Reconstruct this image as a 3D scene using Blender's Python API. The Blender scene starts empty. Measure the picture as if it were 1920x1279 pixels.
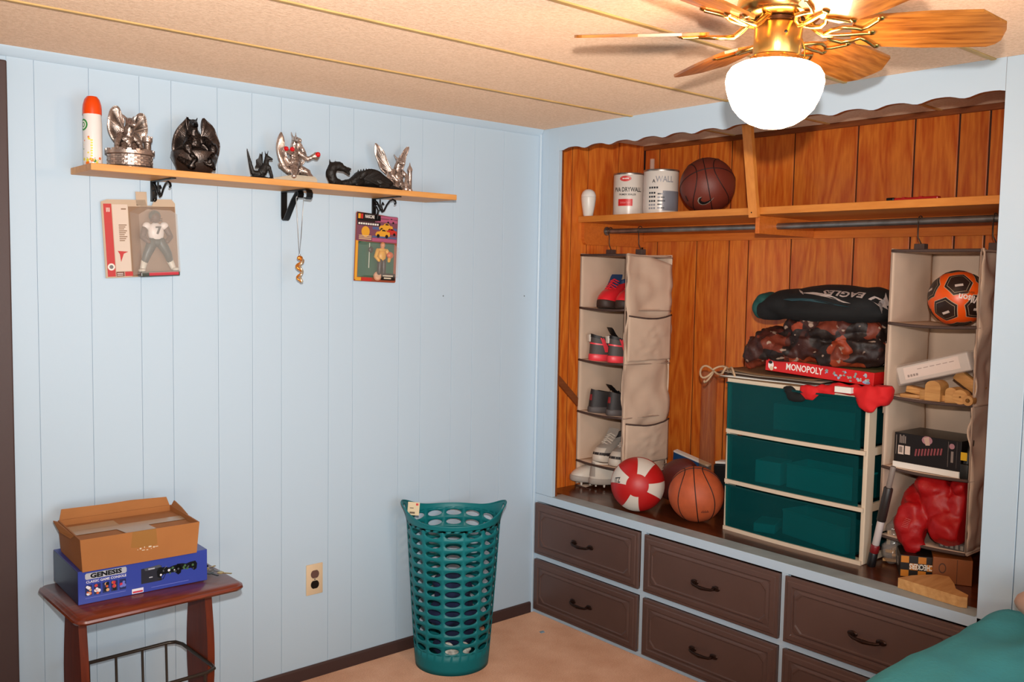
import bpy, bmesh, math, random
from math import sin, cos, pi, radians, sqrt, atan2, tan
from mathutils import Vector, Matrix, noise
from mathutils.bvhtree import BVHTree
random.seed(7)
SC = bpy.context.scene
COL = SC.collection

# ---------------------------------------------------------------- camera, world, lights
cam_d = bpy.data.cameras.new('camera'); cam = bpy.data.objects.new('camera', cam_d); COL.objects.link(cam)
CF = Vector((0.65238393, 0.75450772, -0.0715074)); CR = Vector((0.75715399, -0.65299742, 0.0176695)); CU = Vector((0.03336238, 0.06566941, 0.99728355))
CP = Vector((-2.7307, -2.9899, 1.5033))
m = Matrix.Identity(4)
for i in range(3):
    m[i][0] = CR[i]; m[i][1] = CU[i]; m[i][2] = -CF[i]; m[i][3] = CP[i]
cam.matrix_world = m
cam_d.sensor_width = 36; cam_d.lens = 1730.2 / 1920 * 36; cam_d.clip_start = 0.02
SC.camera = cam
SC.view_settings.view_transform = 'Standard'; SC.view_settings.look = 'None'
SC.view_settings.gamma = 1; SC.view_settings.use_curve_mapping = False
SC.view_settings.exposure = 0.14
w = bpy.data.worlds.new('world'); SC.world = w; w.use_nodes = True
w.node_tree.nodes['Background'].inputs[0].default_value = (0.8, 0.85, 0.95, 1); w.node_tree.nodes['Background'].inputs[1].default_value = 0.05

def light(name, kind, loc, power, color, aim=None, **kw):
    d = bpy.data.lights.new(name, kind); o = bpy.data.objects.new(name, d); COL.objects.link(o)
    o.location = loc; d.energy = power; d.color = color
    for k, v in kw.items(): setattr(d, k, v)
    if aim: o.rotation_euler = (Vector(aim) - Vector(loc)).to_track_quat('-Z', 'Y').to_euler()
    return o
FLASH_POS = CP + CU * 0.14 + CR * 0.02
light('camera_flash', 'SPOT', FLASH_POS, 286, (1, 0.94, 0.88), aim=FLASH_POS + CF * 2.0 + CU * 0.26 - CR * 0.13, spot_size=radians(90), spot_blend=1.0, shadow_soft_size=0.02)
light('window_daylight', 'AREA', (-1.7, -3.72, 1.2), 24, (0.77, 0.91, 1.0), aim=(-1.6, 0, 1.4), shape='RECTANGLE', size=1.3, size_y=1.1)
light('added_warm_fill', 'POINT', (-2.9, -3.6, 0.6), 32, (1, 0.77, 0.54), shadow_soft_size=0.25)  # unseen warm fill added behind the camera to lift ceiling and left wall
LAMP_EMIT = 39.0

# ---------------------------------------------------------------- materials
MATS = {}
def lin(h):
    if isinstance(h, str):
        c = [int(h[i:i + 2], 16) / 255 for i in (0, 2, 4)]
        return tuple((x / 12.92 if x <= .04045 else ((x + .055) / 1.055) ** 2.4) for x in c) + (1,)
    return tuple(h) + (1,)
def newmat(name):
    m = bpy.data.materials.new(name); m.use_nodes = True
    nt = m.node_tree; return m, nt, nt.nodes['Principled BSDF']
def N(nt, t, **kw):
    n = nt.nodes.new(t)
    for k, v in kw.items():
        if k in n.inputs: n.inputs[k].default_value = v
        else: setattr(n, k, v)
    return n
def bump(nt, b, scale, strength, dist=0.002, detail=3, coord='Object', vec=None):
    tc = N(nt, 'ShaderNodeTexCoord'); no = N(nt, 'ShaderNodeTexNoise', Scale=scale, Detail=detail)
    if vec:
        mp = N(nt, 'ShaderNodeMapping', Scale=vec); nt.links.new(tc.outputs[coord], mp.inputs['Vector']); nt.links.new(mp.outputs[0], no.inputs['Vector'])
    else: nt.links.new(tc.outputs[coord], no.inputs['Vector'])
    bp = N(nt, 'ShaderNodeBump', Strength=strength, Distance=dist)
    nt.links.new(no.outputs[0], bp.inputs['Height']); nt.links.new(bp.outputs[0], b.inputs['Normal'])
    return no
def mat(name, col, rough=0.5, metal=0.0, bscale=0, bstr=0.2, bdist=0.002, vary=0.0, vscale=8, spec=None, coat=0, emit=0, vec=None):
    if name in MATS: return MATS[name]
    m, nt, b = newmat(name); c = lin(col)
    b.inputs['Base Color'].default_value = c; b.inputs['Roughness'].default_value = rough; b.inputs['Metallic'].default_value = metal
    if spec is not None: b.inputs['Specular IOR Level'].default_value = spec
    if coat: b.inputs['Coat Weight'].default_value = coat
    if emit:
        b.inputs['Emission Color'].default_value = c; b.inputs['Emission Strength'].default_value = emit
    if bscale: bump(nt, b, bscale, bstr, bdist, vec=vec)
    if vary:
        tc = N(nt, 'ShaderNodeTexCoord'); no = N(nt, 'ShaderNodeTexNoise', Scale=vscale, Detail=4)
        nt.links.new(tc.outputs['Object'], no.inputs['Vector'])
        r = N(nt, 'ShaderNodeValToRGB'); r.color_ramp.elements[0].position = .3; r.color_ramp.elements[1].position = .7
        r.color_ramp.elements[0].color = tuple(x * (1 - vary) for x in c[:3]) + (1,); r.color_ramp.elements[1].color = tuple(min(1, x * (1 + vary)) for x in c[:3]) + (1,)
        nt.links.new(no.outputs[0], r.inputs[0]); nt.links.new(r.outputs[0], b.inputs['Base Color'])
    MATS[name] = m; return m
def wood(name, c1, c2, axis='Z', scale=1.0, rough=0.35, cath=0.5, fine=1.0, coat=0.0, spec=0.5):
    """wood: long streaks along an axis plus flame figure"""
    m, nt, b = newmat(name)
    tc = N(nt, 'ShaderNodeTexCoord'); oi = N(nt, 'ShaderNodeObjectInfo')
    mp = N(nt, 'ShaderNodeMapping'); s = {'X': (0.12, 1, 1), 'Y': (1, 0.12, 1), 'Z': (1, 1, 0.12)}[axis]; mp.inputs['Scale'].default_value = s
    mul = N(nt, 'ShaderNodeVectorMath', operation='SCALE'); mul.inputs['Scale'].default_value = 7.0
    cx = N(nt, 'ShaderNodeCombineXYZ')
    for i in range(3): nt.links.new(oi.outputs['Random'], cx.inputs[i])
    nt.links.new(cx.outputs[0], mul.inputs[0])
    add = N(nt, 'ShaderNodeVectorMath', operation='ADD')
    nt.links.new(tc.outputs['Object'], mp.inputs['Vector']); nt.links.new(mp.outputs[0], add.inputs[0]); nt.links.new(mul.outputs[0], add.inputs[1])
    n1 = N(nt, 'ShaderNodeTexNoise', Scale=9 * scale, Detail=2, Distortion=0.6); nt.links.new(add.outputs[0], n1.inputs['Vector'])
    m1 = N(nt, 'ShaderNodeMath', operation='MULTIPLY'); m1.inputs[1].default_value = 14; nt.links.new(n1.outputs[0], m1.inputs[0])
    fr = N(nt, 'ShaderNodeMath', operation='PINGPONG'); fr.inputs[1].default_value = 1.0; nt.links.new(m1.outputs[0], fr.inputs[0])
    n2 = N(nt, 'ShaderNodeTexNoise', Scale=110 * scale * fine, Detail=3); nt.links.new(add.outputs[0], n2.inputs['Vector'])
    mx = N(nt, 'ShaderNodeMix', data_type='FLOAT'); mx.inputs[0].default_value = cath
    nt.links.new(n2.outputs[0], mx.inputs[2]); nt.links.new(fr.outputs[0], mx.inputs[3])
    r = N(nt, 'ShaderNodeValToRGB'); e = r.color_ramp.elements; e[0].position = .25; e[1].position = .75; e[0].color = lin(c1); e[1].color = lin(c2)
    nt.links.new(mx.outputs[0], r.inputs[0])
    hs = N(nt, 'ShaderNodeHueSaturation'); rm = N(nt, 'ShaderNodeMapRange'); rm.inputs[3].default_value = .88; rm.inputs[4].default_value = 1.12
    nt.links.new(oi.outputs['Random'], rm.inputs[0]); nt.links.new(rm.outputs[0], hs.inputs['Value']); nt.links.new(r.outputs[0], hs.inputs['Color'])
    nt.links.new(hs.outputs[0], b.inputs['Base Color'])
    b.inputs['Roughness'].default_value = rough; b.inputs['Coat Weight'].default_value = coat; b.inputs['Specular IOR Level'].default_value = spec
    bp = N(nt, 'ShaderNodeBump', Strength=.12, Distance=.001); nt.links.new(n2.outputs[0], bp.inputs['Height']); nt.links.new(bp.outputs[0], b.inputs['Normal'])
    MATS[name] = m; return m
def clearmat(name, col, alpha, rough=0.1, tint=None):
    """thin see-through plastic: part transparent, part glossy surface"""
    m, nt, b = newmat(name)
    b.inputs['Base Color'].default_value = lin(col); b.inputs['Roughness'].default_value = rough
    t = N(nt, 'ShaderNodeBsdfTransparent'); t.inputs[0].default_value = lin(tint or 'ffffff')
    mx = N(nt, 'ShaderNodeMixShader'); mx.inputs[0].default_value = alpha
    out = nt.nodes['Material Output']
    nt.links.new(t.outputs[0], mx.inputs[1]); nt.links.new(b.outputs[0], mx.inputs[2]); nt.links.new(mx.outputs[0], out.inputs[0])
    MATS[name] = m; return m
def pewter(name, c_dark, c_light, rough=.3, metal=.85):
    m, nt, b = newmat(name)
    g = N(nt, 'ShaderNodeNewGeometry'); r = N(nt, 'ShaderNodeValToRGB'); e = r.color_ramp.elements
    e[0].position = .46; e[1].position = .54; e[0].color = lin(c_dark); e[1].color = lin(c_light)
    nt.links.new(g.outputs['Pointiness'], r.inputs[0]); nt.links.new(r.outputs[0], b.inputs['Base Color'])
    b.inputs['Metallic'].default_value = metal; b.inputs['Roughness'].default_value = rough
    bump(nt, b, 260, .5, .002)
    MATS[name] = m; return m

PAINT = mat('blue_paint', (0.53, 0.66, 0.775), .42, bscale=160, bstr=.08, bdist=.001)
PAINT2 = mat('blue_trim_paint', (0.53, 0.66, 0.775), .35, bscale=120, bstr=.06, bdist=.001)
SILLP = mat('worn_blue_paint', (0.36, 0.42, 0.43), .45, bscale=60, bstr=.1, vary=.12, vscale=14)
TRIMB = mat('brown_trim_paint', '4a3430', .5, bscale=90, bstr=.12)
PLANK = wood('panel_wood', (.50, .082, .007), (.74, .215, .026), 'Z', 1.0, .38, .34, coat=.1)
PLANKB = wood('edge_wood', '6f3512', '8f4a1c', 'Y', 1.0, .5, .2)
GROOVE = mat('dark_groove', '2a1208', .7)
SHELFW = wood('closet_shelf_wood', (.60, .19, .028), (.72, .27, .05), 'Y', 1.0, .4, .15)
CLEATW = wood('cleat_wood', (.52, .115, .012), (.64, .17, .022), 'Y', 1.0, .4, .15)
PINE = wood('pine_shelf', 'd08c48', 'e2a25c', 'X', .8, .5, .3)
CHERRY = wood('cherry_wood', '5c2412', '7c3318', 'X', 1.0, .32, .2, coat=.2)
CHERRYV = wood('cherry_wood_upright', '5c2412', '742e16', 'Z', 1.0, .5, .2, coat=.0, spec=.25)
OAKBLADE = wood('oak_blade', '7a4010', 'cc8438', 'X', 1.3, .3, .04, fine=.7, coat=.25)
RAWWOOD = wood('raw_wood', 'c08a50', 'd8a468', 'X', 1.0, .6, .3)
FLOORW = wood('closet_floor_wood', '4a2210', '6a3418', 'Y', 1.0, .3, .3, coat=.3)
BRASS = mat('polished_brass', (0.62, 0.37, 0.11), .22, 1.0)
BRASSM = mat('brushed_brass', (0.60, 0.35, 0.10), .3, 1.0, bscale=300, bstr=.1, vec=(1, 1, .02))
STEEL = mat('grey_pipe_steel', (0.30, 0.29, 0.28), .4, .9, vary=.25, vscale=20)
DARKW = mat('dark_wire', '4a4038', .4, .6)
BLACKM = mat('black_metal', '0c0c0d', .35, .3)
BRONZE = mat('dark_bronze', '38241c', .35, .7)
WHITE = mat('white_plastic', 'e6e2da', .35)
IVORY = mat('ivory_plastic', 'e0c4a0', .4)
FAB = mat('grey_beige_fabric', (.64, .47, .35), .9, bscale=500, bstr=.25, bdist=.001, vary=.04)
FABD = mat('brown_binding', '4c3a34', .8)
PAPER = mat('white_paper', 'e8e4dc', .7)
BLACK = mat('black_print', '0d0d0f', .5)
def flat(h, r=.5): return mat('flat_' + h + str(r), h, r)

# ---------------------------------------------------------------- mesh builder
def T(x=0, y=0, z=0): return Matrix.Translation((x, y, z))
def RX(a): return Matrix.Rotation(radians(a), 4, 'X')
def RY(a): return Matrix.Rotation(radians(a), 4, 'Y')
def RZ(a): return Matrix.Rotation(radians(a), 4, 'Z')
def S(x, y, z): return Matrix.Diagonal((x, y, z, 1))
I4 = Matrix.Identity(4)
class MB:
    def __init__(s): s.v = []; s.f = []; s.mi = []; s.m = 0
    def add(s, vs, fs, M=I4, m=None):
        b = len(s.v); s.v += [M @ Vector(p) for p in vs]
        for f in fs: s.f.append([b + i for i in f]); s.mi.append(s.m if m is None else m)
        return s
    def box(s, x0, x1, y0, y1, z0, z1, c=0.0, M=I4, m=None):
        if c <= 0:
            vs = [(x, y, z) for x in (x0, x1) for y in (y0, y1) for z in (z0, z1)]
            return s.add(vs, [(0, 1, 3, 2), (4, 6, 7, 5), (0, 4, 5, 1), (2, 3, 7, 6), (0, 2, 6, 4), (1, 5, 7, 3)], M, m)
        bm = bmesh.new(); bmesh.ops.create_cube(bm, size=1)
        for v in bm.verts: v.co = Vector(((x0 + x1) / 2 + v.co.x * (x1 - x0), (y0 + y1) / 2 + v.co.y * (y1 - y0), (z0 + z1) / 2 + v.co.z * (z1 - z0)))
        bmesh.ops.bevel(bm, geom=list(bm.edges), offset=c, segments=2, profile=.5, affect='EDGES')
        s.bm(bm, M, m); bm.free(); return s
    def bm(s, bm, M=I4, m=None):
        bm.verts.index_update(); return s.add([v.co.copy() for v in bm.verts], [[v.index for v in f.verts] for f in bm.faces], M, m)
    def mesh(s, me, M=I4, m=None): return s.add([v.co.copy() for v in me.vertices], [list(p.vertices) for p in me.polygons], M, m)
    def rings(s, rs, cap0=True, cap1=True, closed=True, M=I4, m=None):
        n = len(rs[0]); vs = [p for r in rs for p in r]; fs = []
        for k in range(len(rs) - 1):
            for i in range(n if closed else n - 1):
                j = (i + 1) % n; fs.append((k * n + i, k * n + j, (k + 1) * n + j, (k + 1) * n + i))
        if cap0: fs.append(tuple(range(n - 1, -1, -1)))
        if cap1: fs.append(tuple((len(rs) - 1) * n + i for i in range(n)))
        return s.add(vs, fs, M, m)
    def lathe(s, prof, n=24, M=I4, m=None, cap0=True, cap1=True):
        return s.rings([[(r * cos(2 * pi * i / n), r * sin(2 * pi * i / n), z) for i in range(n)] for r, z in prof], cap0, cap1, True, M, m)
    def tube(s, pts, r, n=8, M=I4, m=None, closed=False):
        pts = [Vector(p) for p in pts]; L = len(pts); rs = r if isinstance(r, (list, tuple)) else [r] * L
        up = None; out = []
        for i, p in enumerate(pts):
            if closed: t = pts[(i + 1) % L] - pts[i - 1]
            else: t = pts[min(i + 1, L - 1)] - pts[max(i - 1, 0)]
            t.normalize()
            if up is None:
                up = Vector((0, 0, 1)) if abs(t.z) < .9 else Vector((1, 0, 0))
            x = up.cross(t).normalized(); up = t.cross(x).normalized()
            out.append([p + (x * cos(2 * pi * k / n) + up * sin(2 * pi * k / n)) * rs[i] for k in range(n)])
        if closed: out.append(out[0]); return s.rings(out, False, False, True, M, m)
        return s.rings(out, True, True, True, M, m)
    def ell(s, c, r, n=16, k=10, M=I4, m=None):
        rs = [[(c[0] + r[0] * sin(a) * cos(2 * pi * i / n), c[1] + r[1] * sin(a) * sin(2 * pi * i / n), c[2] - r[2] * cos(a)) for i in range(n)] for a in [max(.02, min(pi - .02, pi * j / k)) for j in range(k + 1)]]
        return s.rings(rs, True, True, True, M, m)
    def cap(s, p0, r0, p1, r1, n=10, M=I4, m=None):
        p0 = Vector(p0); p1 = Vector(p1); d = (p1 - p0); L = d.length or 1e-5; d = d / L
        pts = []; rr = []
        for a in (-80, -45, 0): pts.append(p0 + d * r0 * sin(radians(a))); rr.append(r0 * cos(radians(a)))
        for a in (0, 45, 80): pts.append(p1 + d * r1 * sin(radians(a))); rr.append(r1 * cos(radians(a)))
        return s.tube(pts, rr, n, M, m)
    def prism(s, out, h0, h1, M=I4, m=None):
        n = len(out); return s.rings([[(x, y, h0) for x, y in out], [(x, y, h1) for x, y in out]], M=M, m=m)
    def grid(s, fn, nu, nv, M=I4, m=None):
        vs = [fn(i / nu, j / nv) for j in range(nv + 1) for i in range(nu + 1)]
        return s.add(vs, [(j * (nu + 1) + i, j * (nu + 1) + i + 1, (j + 1) * (nu + 1) + i + 1, (j + 1) * (nu + 1) + i) for j in range(nv) for i in range(nu)], M, m)
    def text(s, body, size, M=I4, m=None, fn=None, bold=.0, sx=1.0, ext=0.0004, cuts=0):
        cu = bpy.data.curves.new('t', 'FONT'); cu.body = body; cu.size = size; cu.align_x = 'CENTER'; cu.align_y = 'CENTER'; cu.offset = bold * size; cu.resolution_u = 2
        if fn is None: cu.extrude = ext
        o = bpy.data.objects.new('t', cu); me = o.to_mesh()
        if cuts:
            bm = bmesh.new(); bm.from_mesh(me); bmesh.ops.triangulate(bm, faces=bm.faces[:])
            bmesh.ops.subdivide_edges(bm, edges=[e for e in bm.edges if e.calc_length() > size * .25], cuts=cuts); bmesh.ops.triangulate(bm, faces=bm.faces[:])
            bm.verts.index_update(); vs = [v.co.copy() for v in bm.verts]; fs = [[v.index for v in f.verts] for f in bm.faces]; bm.free()
        else: vs = [v.co.copy() for v in me.vertices]; fs = [list(p.vertices) for p in me.polygons]
        vs = [Vector((p.x * sx, p.y, p.z)) for p in vs]
        if fn: vs = [fn(p) for p in vs]
        s.add(vs, fs, M, m); o.to_mesh_clear(); bpy.data.objects.remove(o); bpy.data.curves.remove(cu); return s
    def jitter(s, fn): s.v = [fn(p) for p in s.v]; return s
def build(name, mb, mats, parent=None, smooth=None, loc=(0, 0, 0), rot=0, solid=0, sub=0, kind=None):
    me = bpy.data.meshes.new(name); me.from_pydata([tuple(v) for v in mb.v], [], mb.f); me.update()
    if not isinstance(mats, (list, tuple)): mats = [mats]
    for mm in mats: me.materials.append(mm)
    if len(mats) > 1: me.polygons.foreach_set('material_index', mb.mi)
    if solid == 0:
        bm = bmesh.new(); bm.from_mesh(me); bmesh.ops.recalc_face_normals(bm, faces=bm.faces[:]); bm.to_mesh(me); bm.free()
    if smooth is not None:
        me.polygons.foreach_set('use_smooth', [True] * len(me.polygons))
        if smooth < 180:
            try: me.set_sharp_from_angle(angle=radians(smooth))
            except Exception: pass
    o = bpy.data.objects.new(name, me); COL.objects.link(o); o.location = loc; o.rotation_euler = (0, 0, radians(rot))
    if parent: o.parent = parent
    if solid:
        md = o.modifiers.new('thick', 'SOLIDIFY'); md.thickness = solid; md.offset = 0
    if sub:
        md = o.modifiers.new('sub', 'SUBSURF'); md.levels = sub; md.render_levels = sub
    if kind: o['kind'] = kind
    return o
def thing(name, label, cat, loc=(0, 0, 0), rot=0, group=None, tilt=None):
    o = bpy.data.objects.new(name, None); COL.objects.link(o); o.location = loc
    o.rotation_euler = (radians(tilt[0]), radians(tilt[1]), radians(rot)) if tilt else (0, 0, radians(rot))
    o.empty_display_size = .05; o['label'] = label; o['category'] = cat
    if group: o['group'] = group
    return o
def tag(o, label, cat, group=None):
    o['label'] = label; o['category'] = cat
    if group: o['group'] = group
    return o
def lab(o, label): o['label'] = label; return o
def copy_tree(o, loc, rot=None, label=None, parent=None):
    c = o.copy(); COL.objects.link(c)
    if parent is not None: c.parent = parent
    else:
        c.location = loc
        if rot is not None: c.rotation_euler = (0, 0, radians(rot))
        if label: c['label'] = label
    for ch in list(o.children): copy_tree(ch, None, parent=c)
    return c
def remesh(mb, voxel, disp=None, smooth=4):
    """fuse overlapping shapes into one continuous skin"""
    me = bpy.data.meshes.new('tmp'); me.from_pydata([tuple(v) for v in mb.v], [], mb.f); me.update()
    bm = bmesh.new(); bm.from_mesh(me); bmesh.ops.recalc_face_normals(bm, faces=bm.faces[:]); bm.to_mesh(me); bm.free()
    o = bpy.data.objects.new('tmp', me); COL.objects.link(o)
    r = o.modifiers.new('r', 'REMESH'); r.mode = 'VOXEL'; r.voxel_size = voxel
    if smooth:
        sm = o.modifiers.new('s', 'SMOOTH'); sm.iterations = smooth; sm.factor = .5
    dg = bpy.context.evaluated_depsgraph_get(); ev = o.evaluated_get(dg); em = ev.to_mesh()
    out = MB(); nv = [(v.co.copy(), v.normal.copy()) for v in em.vertices]
    out.v = [c + n * disp(c) if disp else c for c, n in nv]; out.f = [list(p.vertices) for p in em.polygons]; out.mi = [0] * len(out.f)
    ev.to_mesh_clear(); bpy.data.objects.remove(o); bpy.data.meshes.remove(me); return out
def bvh(mb): return BVHTree.FromPolygons([tuple(v) for v in mb.v], mb.f)
def fbm(p, s=1.0, k=3): return sum(noise.noise(Vector(p) * s * (2 ** i)) / (2 ** i) for i in range(k))
def ridged(p, s): return 1 - abs(noise.noise(Vector(p) * s)) * 2
def arc(c, r, a0, a1, n, plane='XZ'):
    out = []
    for i in range(n + 1):
        a = radians(a0 + (a1 - a0) * i / n)
        u, v = r * cos(a), r * sin(a)
        out.append({'XZ': (c[0] + u, c[1], c[2] + v), 'XY': (c[0] + u, c[1] + v, c[2]), 'YZ': (c[0], c[1] + u, c[2] + v)}[plane])
    return out

def leafwing(name, outline, root, parent, m, y=.004, bow=.008, th=.003, ribs=(), rr=.0022, tilt=0.0):
    """rounded bat wing: curved skin from a root to a smooth outline, with raised finger ribs"""
    n = len(outline)
    def cr(t):
        t = min(max(t, 0), .9999) * (n - 1); i = int(t); f = t - i; P = [outline[max(0, min(n - 1, i + k))] for k in (-1, 0, 1, 2)]
        return [0.5 * (2 * P[1][c] + (P[2][c] - P[0][c]) * f + (2 * P[0][c] - 5 * P[1][c] + 4 * P[2][c] - P[3][c]) * f * f + (3 * P[1][c] - P[0][c] - 3 * P[2][c] + P[3][c]) * f ** 3) for c in (0, 1)]
    def fn(u, v):
        q = cr(u); x = root[0] + (q[0] - root[0]) * v; z = root[1] + (q[1] - root[1]) * v
        return Vector((x, y + bow * sin(pi * v * .8) + tilt * (v - .2) + .0025 * sin(u * pi * 2 * max(2, len(ribs))) * v, z))
    w_ = build(name, MB().grid(fn, 26, 7), m, parent, smooth=180, solid=th)
    rb = MB()
    for u in ribs: rb.tube([fn(u, v) + Vector((0, -.0018, 0)) for v in (0, .25, .5, .75, 1.0)], [rr * 1.3, rr * 1.2, rr, rr * .8, rr * .5], 6)
    rb.tube([fn(j / 24, 1.0) for j in range(25)], rr * .8, 6)
    build('wing_ribs', rb, m, w_, smooth=60, kind='stuff')
    return w_
# ---------------------------------------------------------------- room shell
H = 2.13; D = 0.68; ZF = 0.54
def struct(name, mb, mats, parent=None, **kw):
    o = build(name, mb, mats, parent, **kw)
    if parent is None: o['kind'] = 'structure'
    return o
carpet, nt, b = newmat('carpet')
tc = N(nt, 'ShaderNodeTexCoord'); n1 = N(nt, 'ShaderNodeTexNoise', Scale=260, Detail=3); n2 = N(nt, 'ShaderNodeTexNoise', Scale=5, Detail=4)
for n in (n1, n2): nt.links.new(tc.outputs['Object'], n.inputs['Vector'])
mx = N(nt, 'ShaderNodeMix', data_type='FLOAT'); mx.inputs[0].default_value = .5; nt.links.new(n1.outputs[0], mx.inputs[2]); nt.links.new(n2.outputs[0], mx.inputs[3])
r = N(nt, 'ShaderNodeValToRGB'); r.color_ramp.elements[0].position = .35; r.color_ramp.elements[1].position = .65
r.color_ramp.elements[0].color = lin('b48466'); r.color_ramp.elements[1].color = lin('d6ac90')
nt.links.new(mx.outputs[0], r.inputs[0]); nt.links.new(r.outputs[0], b.inputs['Base Color']); b.inputs['Roughness'].default_value = .95; b.inputs['Diffuse Roughness'].default_value = 1.0
bp = N(nt, 'ShaderNodeBump', Strength=.6, Distance=.004); nt.links.new(n1.outputs[0], bp.inputs['Height']); nt.links.new(bp.outputs[0], b.inputs['Normal'])
struct('floor', MB().box(-4.2, .7, -3.9, .05, -.05, 0), carpet)
ceilm, nt, b = newmat('pebbled_ceiling_panel')
tc = N(nt, 'ShaderNodeTexCoord'); n1 = N(nt, 'ShaderNodeTexNoise', Scale=120, Detail=4, Roughness=.65); nt.links.new(tc.outputs['Object'], n1.inputs['Vector'])
r = N(nt, 'ShaderNodeValToRGB'); r.color_ramp.elements[0].position = .34; r.color_ramp.elements[1].position = .62
r.color_ramp.elements[0].color = (.59, .385, .255, 1); r.color_ramp.elements[1].color = (.72, .50, .35, 1)
nt.links.new(n1.outputs[0], r.inputs[0]); nt.links.new(r.outputs[0], b.inputs['Base Color']); b.inputs['Roughness'].default_value = .85
b.inputs['Diffuse Roughness'].default_value = 1.0
bp = N(nt, 'ShaderNodeBump', Strength=.6, Distance=.004); nt.links.new(n1.outputs[0], bp.inputs['Height']); nt.links.new(bp.outputs[0], b.inputs['Normal'])
battm = mat('ceiling_batten_paint', 'd0a868', .6, bscale=60, bstr=.2, vary=.15, vscale=9)
ceil = struct('ceiling', MB().box(-4.2, .7, -3.9, .05, H + .01, H + .06), mat('ceiling_gap', '806848', .8))
cy = [0.03, -.52, -.972, -1.42, -1.87, -2.32, -2.77, -3.22, -3.88]
for a, c in zip(cy[:-1], cy[1:]):
    struct('ceiling_panel', MB().box(-4.2, .69, c + .004, a - .004, H, H + .01), ceilm, ceil)
for y in cy[1:-1]:
    struct('ceiling_batten', MB().box(-4.19, .69, y - .008, y + .008, H - .004, H + .002, .002), battm, ceil)

# blue wall on the left, boards with V grooves
gx = [-2.078, -2.006, -1.855, -1.705, -1.605, -1.452, -1.33, -1.221, -1.033, -.932, -.726, -.623, -.47, -.363, -.207, -.002]
wl = struct('wall_left', MB().box(-4.2, -3.0, .004, .06, 0, H + .01).box(-3.0, 0.01, .0035, .06, 0, H + .01), PAINT)
for a, c in zip(gx[:-1], gx[1:]):
    struct('wall_board', MB().box(a + .0005, c - .0005, 0, .006, 0, H, .0009), PAINT, wl)
struct('wall_board', MB().box(-4.2, -2.98, 0, .006, 0, H), PAINT, wl)
nails = MB()
for x, z in ((-.515, 1.414), (-.08, 1.413)): nails.ell((x, 0, z), (.003, .002, .003), 8, 5)
struct('nail', nails, mat('nail_grey', '6a7078', .5), wl)
# crown strip, corner bead, baseboard
crown_prof = [(0, H - .028), (-.004, H - .026), (-.008, H - .018), (-.016, H - .008), (-.018, H), (0, H)]
struct('trim_1', MB().rings([[(x, y, z) for y, z in crown_prof] for x in (-2.98, -.001)]), PAINT2, smooth=40)
struct('trim_2', MB().tube([(-.004, -.004, .0), (-.004, -.004, H - .02)], .0075, 8), PAINT2, smooth=60)
struct('baseboard_left', MB().rings([[(x, 0, 0), (x, -.011, 0), (x, -.011, .042), (x, -.006, .047), (x, 0, .047)] for x in (-2.07, -.016)]), TRIMB)
# door on the left: casing and leaf
dr = struct('door_1', MB().box(-2.92, -2.14, -.002, .02, 0, 2.03, .002), wood('door_wood', '5a2a16', '74381c', 'Z', 1, .4, .3))
struct('door_frame', MB().box(-2.14, -2.079, -.016, 0, 0, 2.088, .004).box(-2.98, -2.92, -.016, 0, 0, 2.088, .004).box(-2.92, -2.14, -.016, 0, 2.03, 2.088, .004), TRIMB, dr)
struct('door_knob', MB().ell((-2.2, -.06, 1.0), (.027, .022, .027)).tube([(-2.2, 0, 1), (-2.2, -.05, 1)], .01), BRASS, dr, smooth=60)

# closet shell: wood planked side, back and far end
def planks(name, edges, mk, base):
    wobj = struct(name, base, GROOVE)
    for a, c in zip(edges[:-1], edges[1:]): struct('plank', mk(min(a, c) + .0034, max(a, c) - .0034), PLANK, wobj)
    return wobj
planks('wall_inner', [.022, .195, .297, .499, .676], lambda a, c: MB().box(a, c, 0, .008, 0, H, .0015), MB().box(.02, D + .06, .006, .06, 0, H + .01))
planks('wall_back', [0, -.09, -.325, -.503, -.605, -.815, -1.096, -1.323, -1.486, -1.592, -1.75, -1.9, -2.0], lambda a, c: MB().box(D, D + .008, a, c, 0, H, .0015), MB().box(D + .006, D + .06, -2.06, .006, 0, H + .01))
planks('wall_end', [.022, .2, .3, .5, .676], lambda a, c: MB().box(a, c, -2.008, -2.0, 0, H, .0015), MB().box(.02, D + .06, -2.06, -2.006, 0, H + .01))
struct('trim_3', MB().box(D - .014, D, -1.998, -.001, H - .022, H, .002), PLANKB)
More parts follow.
